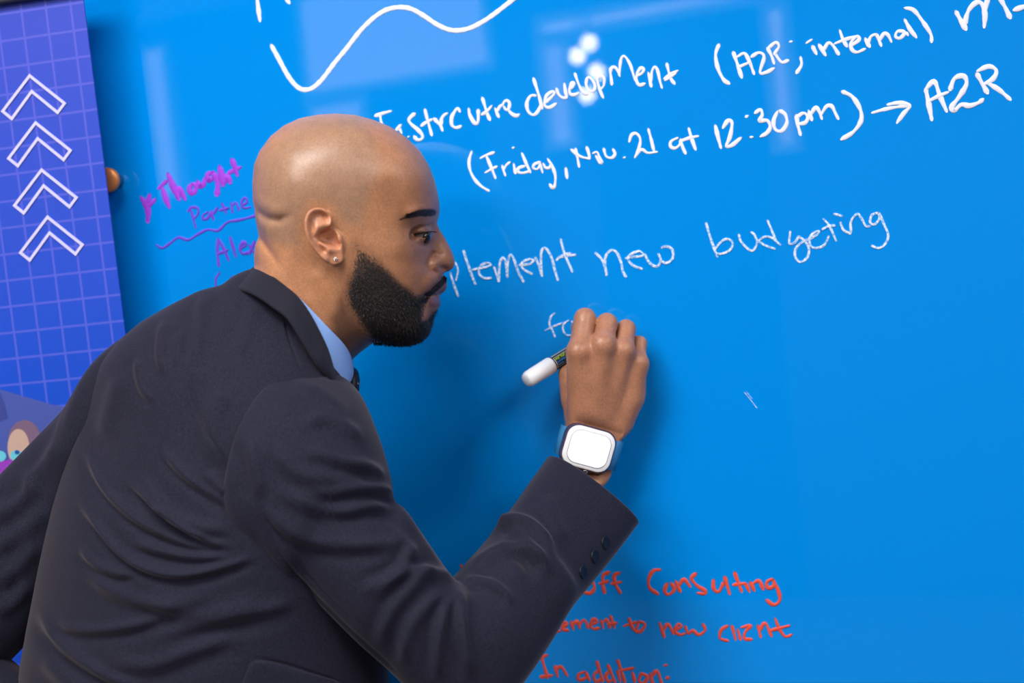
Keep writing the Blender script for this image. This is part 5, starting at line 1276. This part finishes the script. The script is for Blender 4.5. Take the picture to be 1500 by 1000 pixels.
# ------------------------------------------------------------------ wristwatch
watch = empty('wristwatch', Wc); tag(watch, 'white square faced wristwatch with a clear blue band on the wrist', 'wristwatch')
def rrect(hx, hy, r, n=8):
    out = []
    for cx, cy, a0 in ((hx - r, hy - r, 0), (-hx + r, hy - r, 90), (-hx + r, -hy + r, 180), (hx - r, -hy + r, 270)):
        for k in range(n + 1):
            a = math.radians(a0 + 90 * k / n); out.append((cx + r * math.cos(a), cy + r * math.sin(a)))
    return out
def slab(name, layers, material, parent, caps=(True, True)):
    """layers: (hx, hy, r, z) rounded rectangles stacked along the watch normal"""
    V, F = [], []
    for hx, hy, r, z in layers:
        for a, b in rrect(hx, hy, r): V.append(ux * a + uy * b + uz * z)
    n = len(V) // len(layers)
    for i in range(len(layers) - 1):
        for k in range(n): F.append((i * n + k, i * n + (k + 1) % n, (i + 1) * n + (k + 1) % n, (i + 1) * n + k))
    if caps[0]: F.append(tuple(range(n))[::-1])
    if caps[1]: F.append(tuple((len(layers) - 1) * n + k for k in range(n)))
    return mesh_obj(name, np.array(V), F, material, parent)
PX = 0.00074
hx, hy = 37.5 * PX, 30.5 * PX
M_case = mat('pearl_white_case', srgb(244, 244, 248), 0.12); M_rim = mat('dark_bumper_rim', srgb(66, 58, 82), 0.15); M_clear = mat('clear_bumper', srgb(196, 214, 240), 0.08, Alpha=0.45)
slab('case', [(hx * .93, hy * .93, .012, -.009), (hx, hy, .0135, -.006), (hx, hy, .0135, .0015), (hx * .985, hy * .98, .0132, .0028), (hx * .955, hy * .945, .0125, .0032)], M_case, watch)
slab('bezel_line', [(hx * .84, hy * .82, .0112, .0030), (hx * .84, hy * .82, .0112, .0034)], mat('grey_bezel_line', srgb(120, 112, 112), .3), watch)
M_screen = mat('white_glare_screen', srgb(246, 247, 252), 0.05)
_p = M_screen.node_tree.nodes['Principled BSDF']; _p.inputs['Emission Color'].default_value = (0.96, 0.97, 1, 1); _p.inputs['Emission Strength'].default_value = 0.38  # glare reflected on the glass, put in as an even white glow
scn = slab('screen', [(hx * .82, hy * .80, .0108, .0030), (hx * .82, hy * .80, .0108, .0037), (hx * .80, hy * .78, .0105, .0039)], M_screen, watch); scn['label'] = 'blank white screen, reflected glare added as glow'
slab('bumper', [(hx * 1.0, hy * 1.0, .0138, -.0095), (hx * 1.06, hy * 1.07, .0145, -.008), (hx * 1.06, hy * 1.07, .0145, -.0005), (hx * 1.015, hy * 1.02, .0138, .0008)], M_rim, watch, (False, False))
# crown and side buttons along the lower edge
Vc = -uy * (hy * 1.07) + ux * 0.004 + uz * (-.003)
lathe('crown', [(0.0036, -0.002), (0.0036, 0.0018), (0.003, 0.0024)], M_metal, Vc, -uy, watch, 20)
lathe('side_button', [(0.002, -0.002), (0.002, 0.001)], M_metal, -uy * (hy * 1.07) - ux * 0.012 + uz * (-.003), -uy, watch, 14)
# band round the wrist
M_band = mat('clear_blue_band', srgb(78, 160, 216), 0.12, Alpha=0.6)
cw = -uz * 0.0275 + ux * 0.0075
V, F = [], []
NB = 44; hb = 0.0165
A_, B_ = 0.0345, 0.0315
for i in range(NB + 1):
    t = math.radians(58) - math.radians(296) * i / NB          # from the right lug round behind to the left lug
    p = cw + ux * (A_ * math.cos(t)) + uz * (B_ * math.sin(t)); nrm = ux * math.cos(t) / A_ + uz * math.sin(t) / B_; nrm /= np.linalg.norm(nrm)
    wdt = hb * (0.82 + 0.18 * abs(math.cos(math.pi * i / NB)))
    for s_, o_ in ((-1, 0), (1, 0), (1, .0018), (-1, .0018)): V.append(p + uy * wdt * s_ + nrm * o_)
for i in range(NB):
    for k in range(4): F.append((i * 4 + k, i * 4 + (k + 1) % 4, (i + 1) * 4 + (k + 1) % 4, (i + 1) * 4 + k))
F.append((0, 1, 2, 3)); F.append((NB * 4 + 3, NB * 4 + 2, NB * 4 + 1, NB * 4))
wb = mesh_obj('band', np.array(V), F, M_band, watch); wb['label'] = 'translucent light blue band'
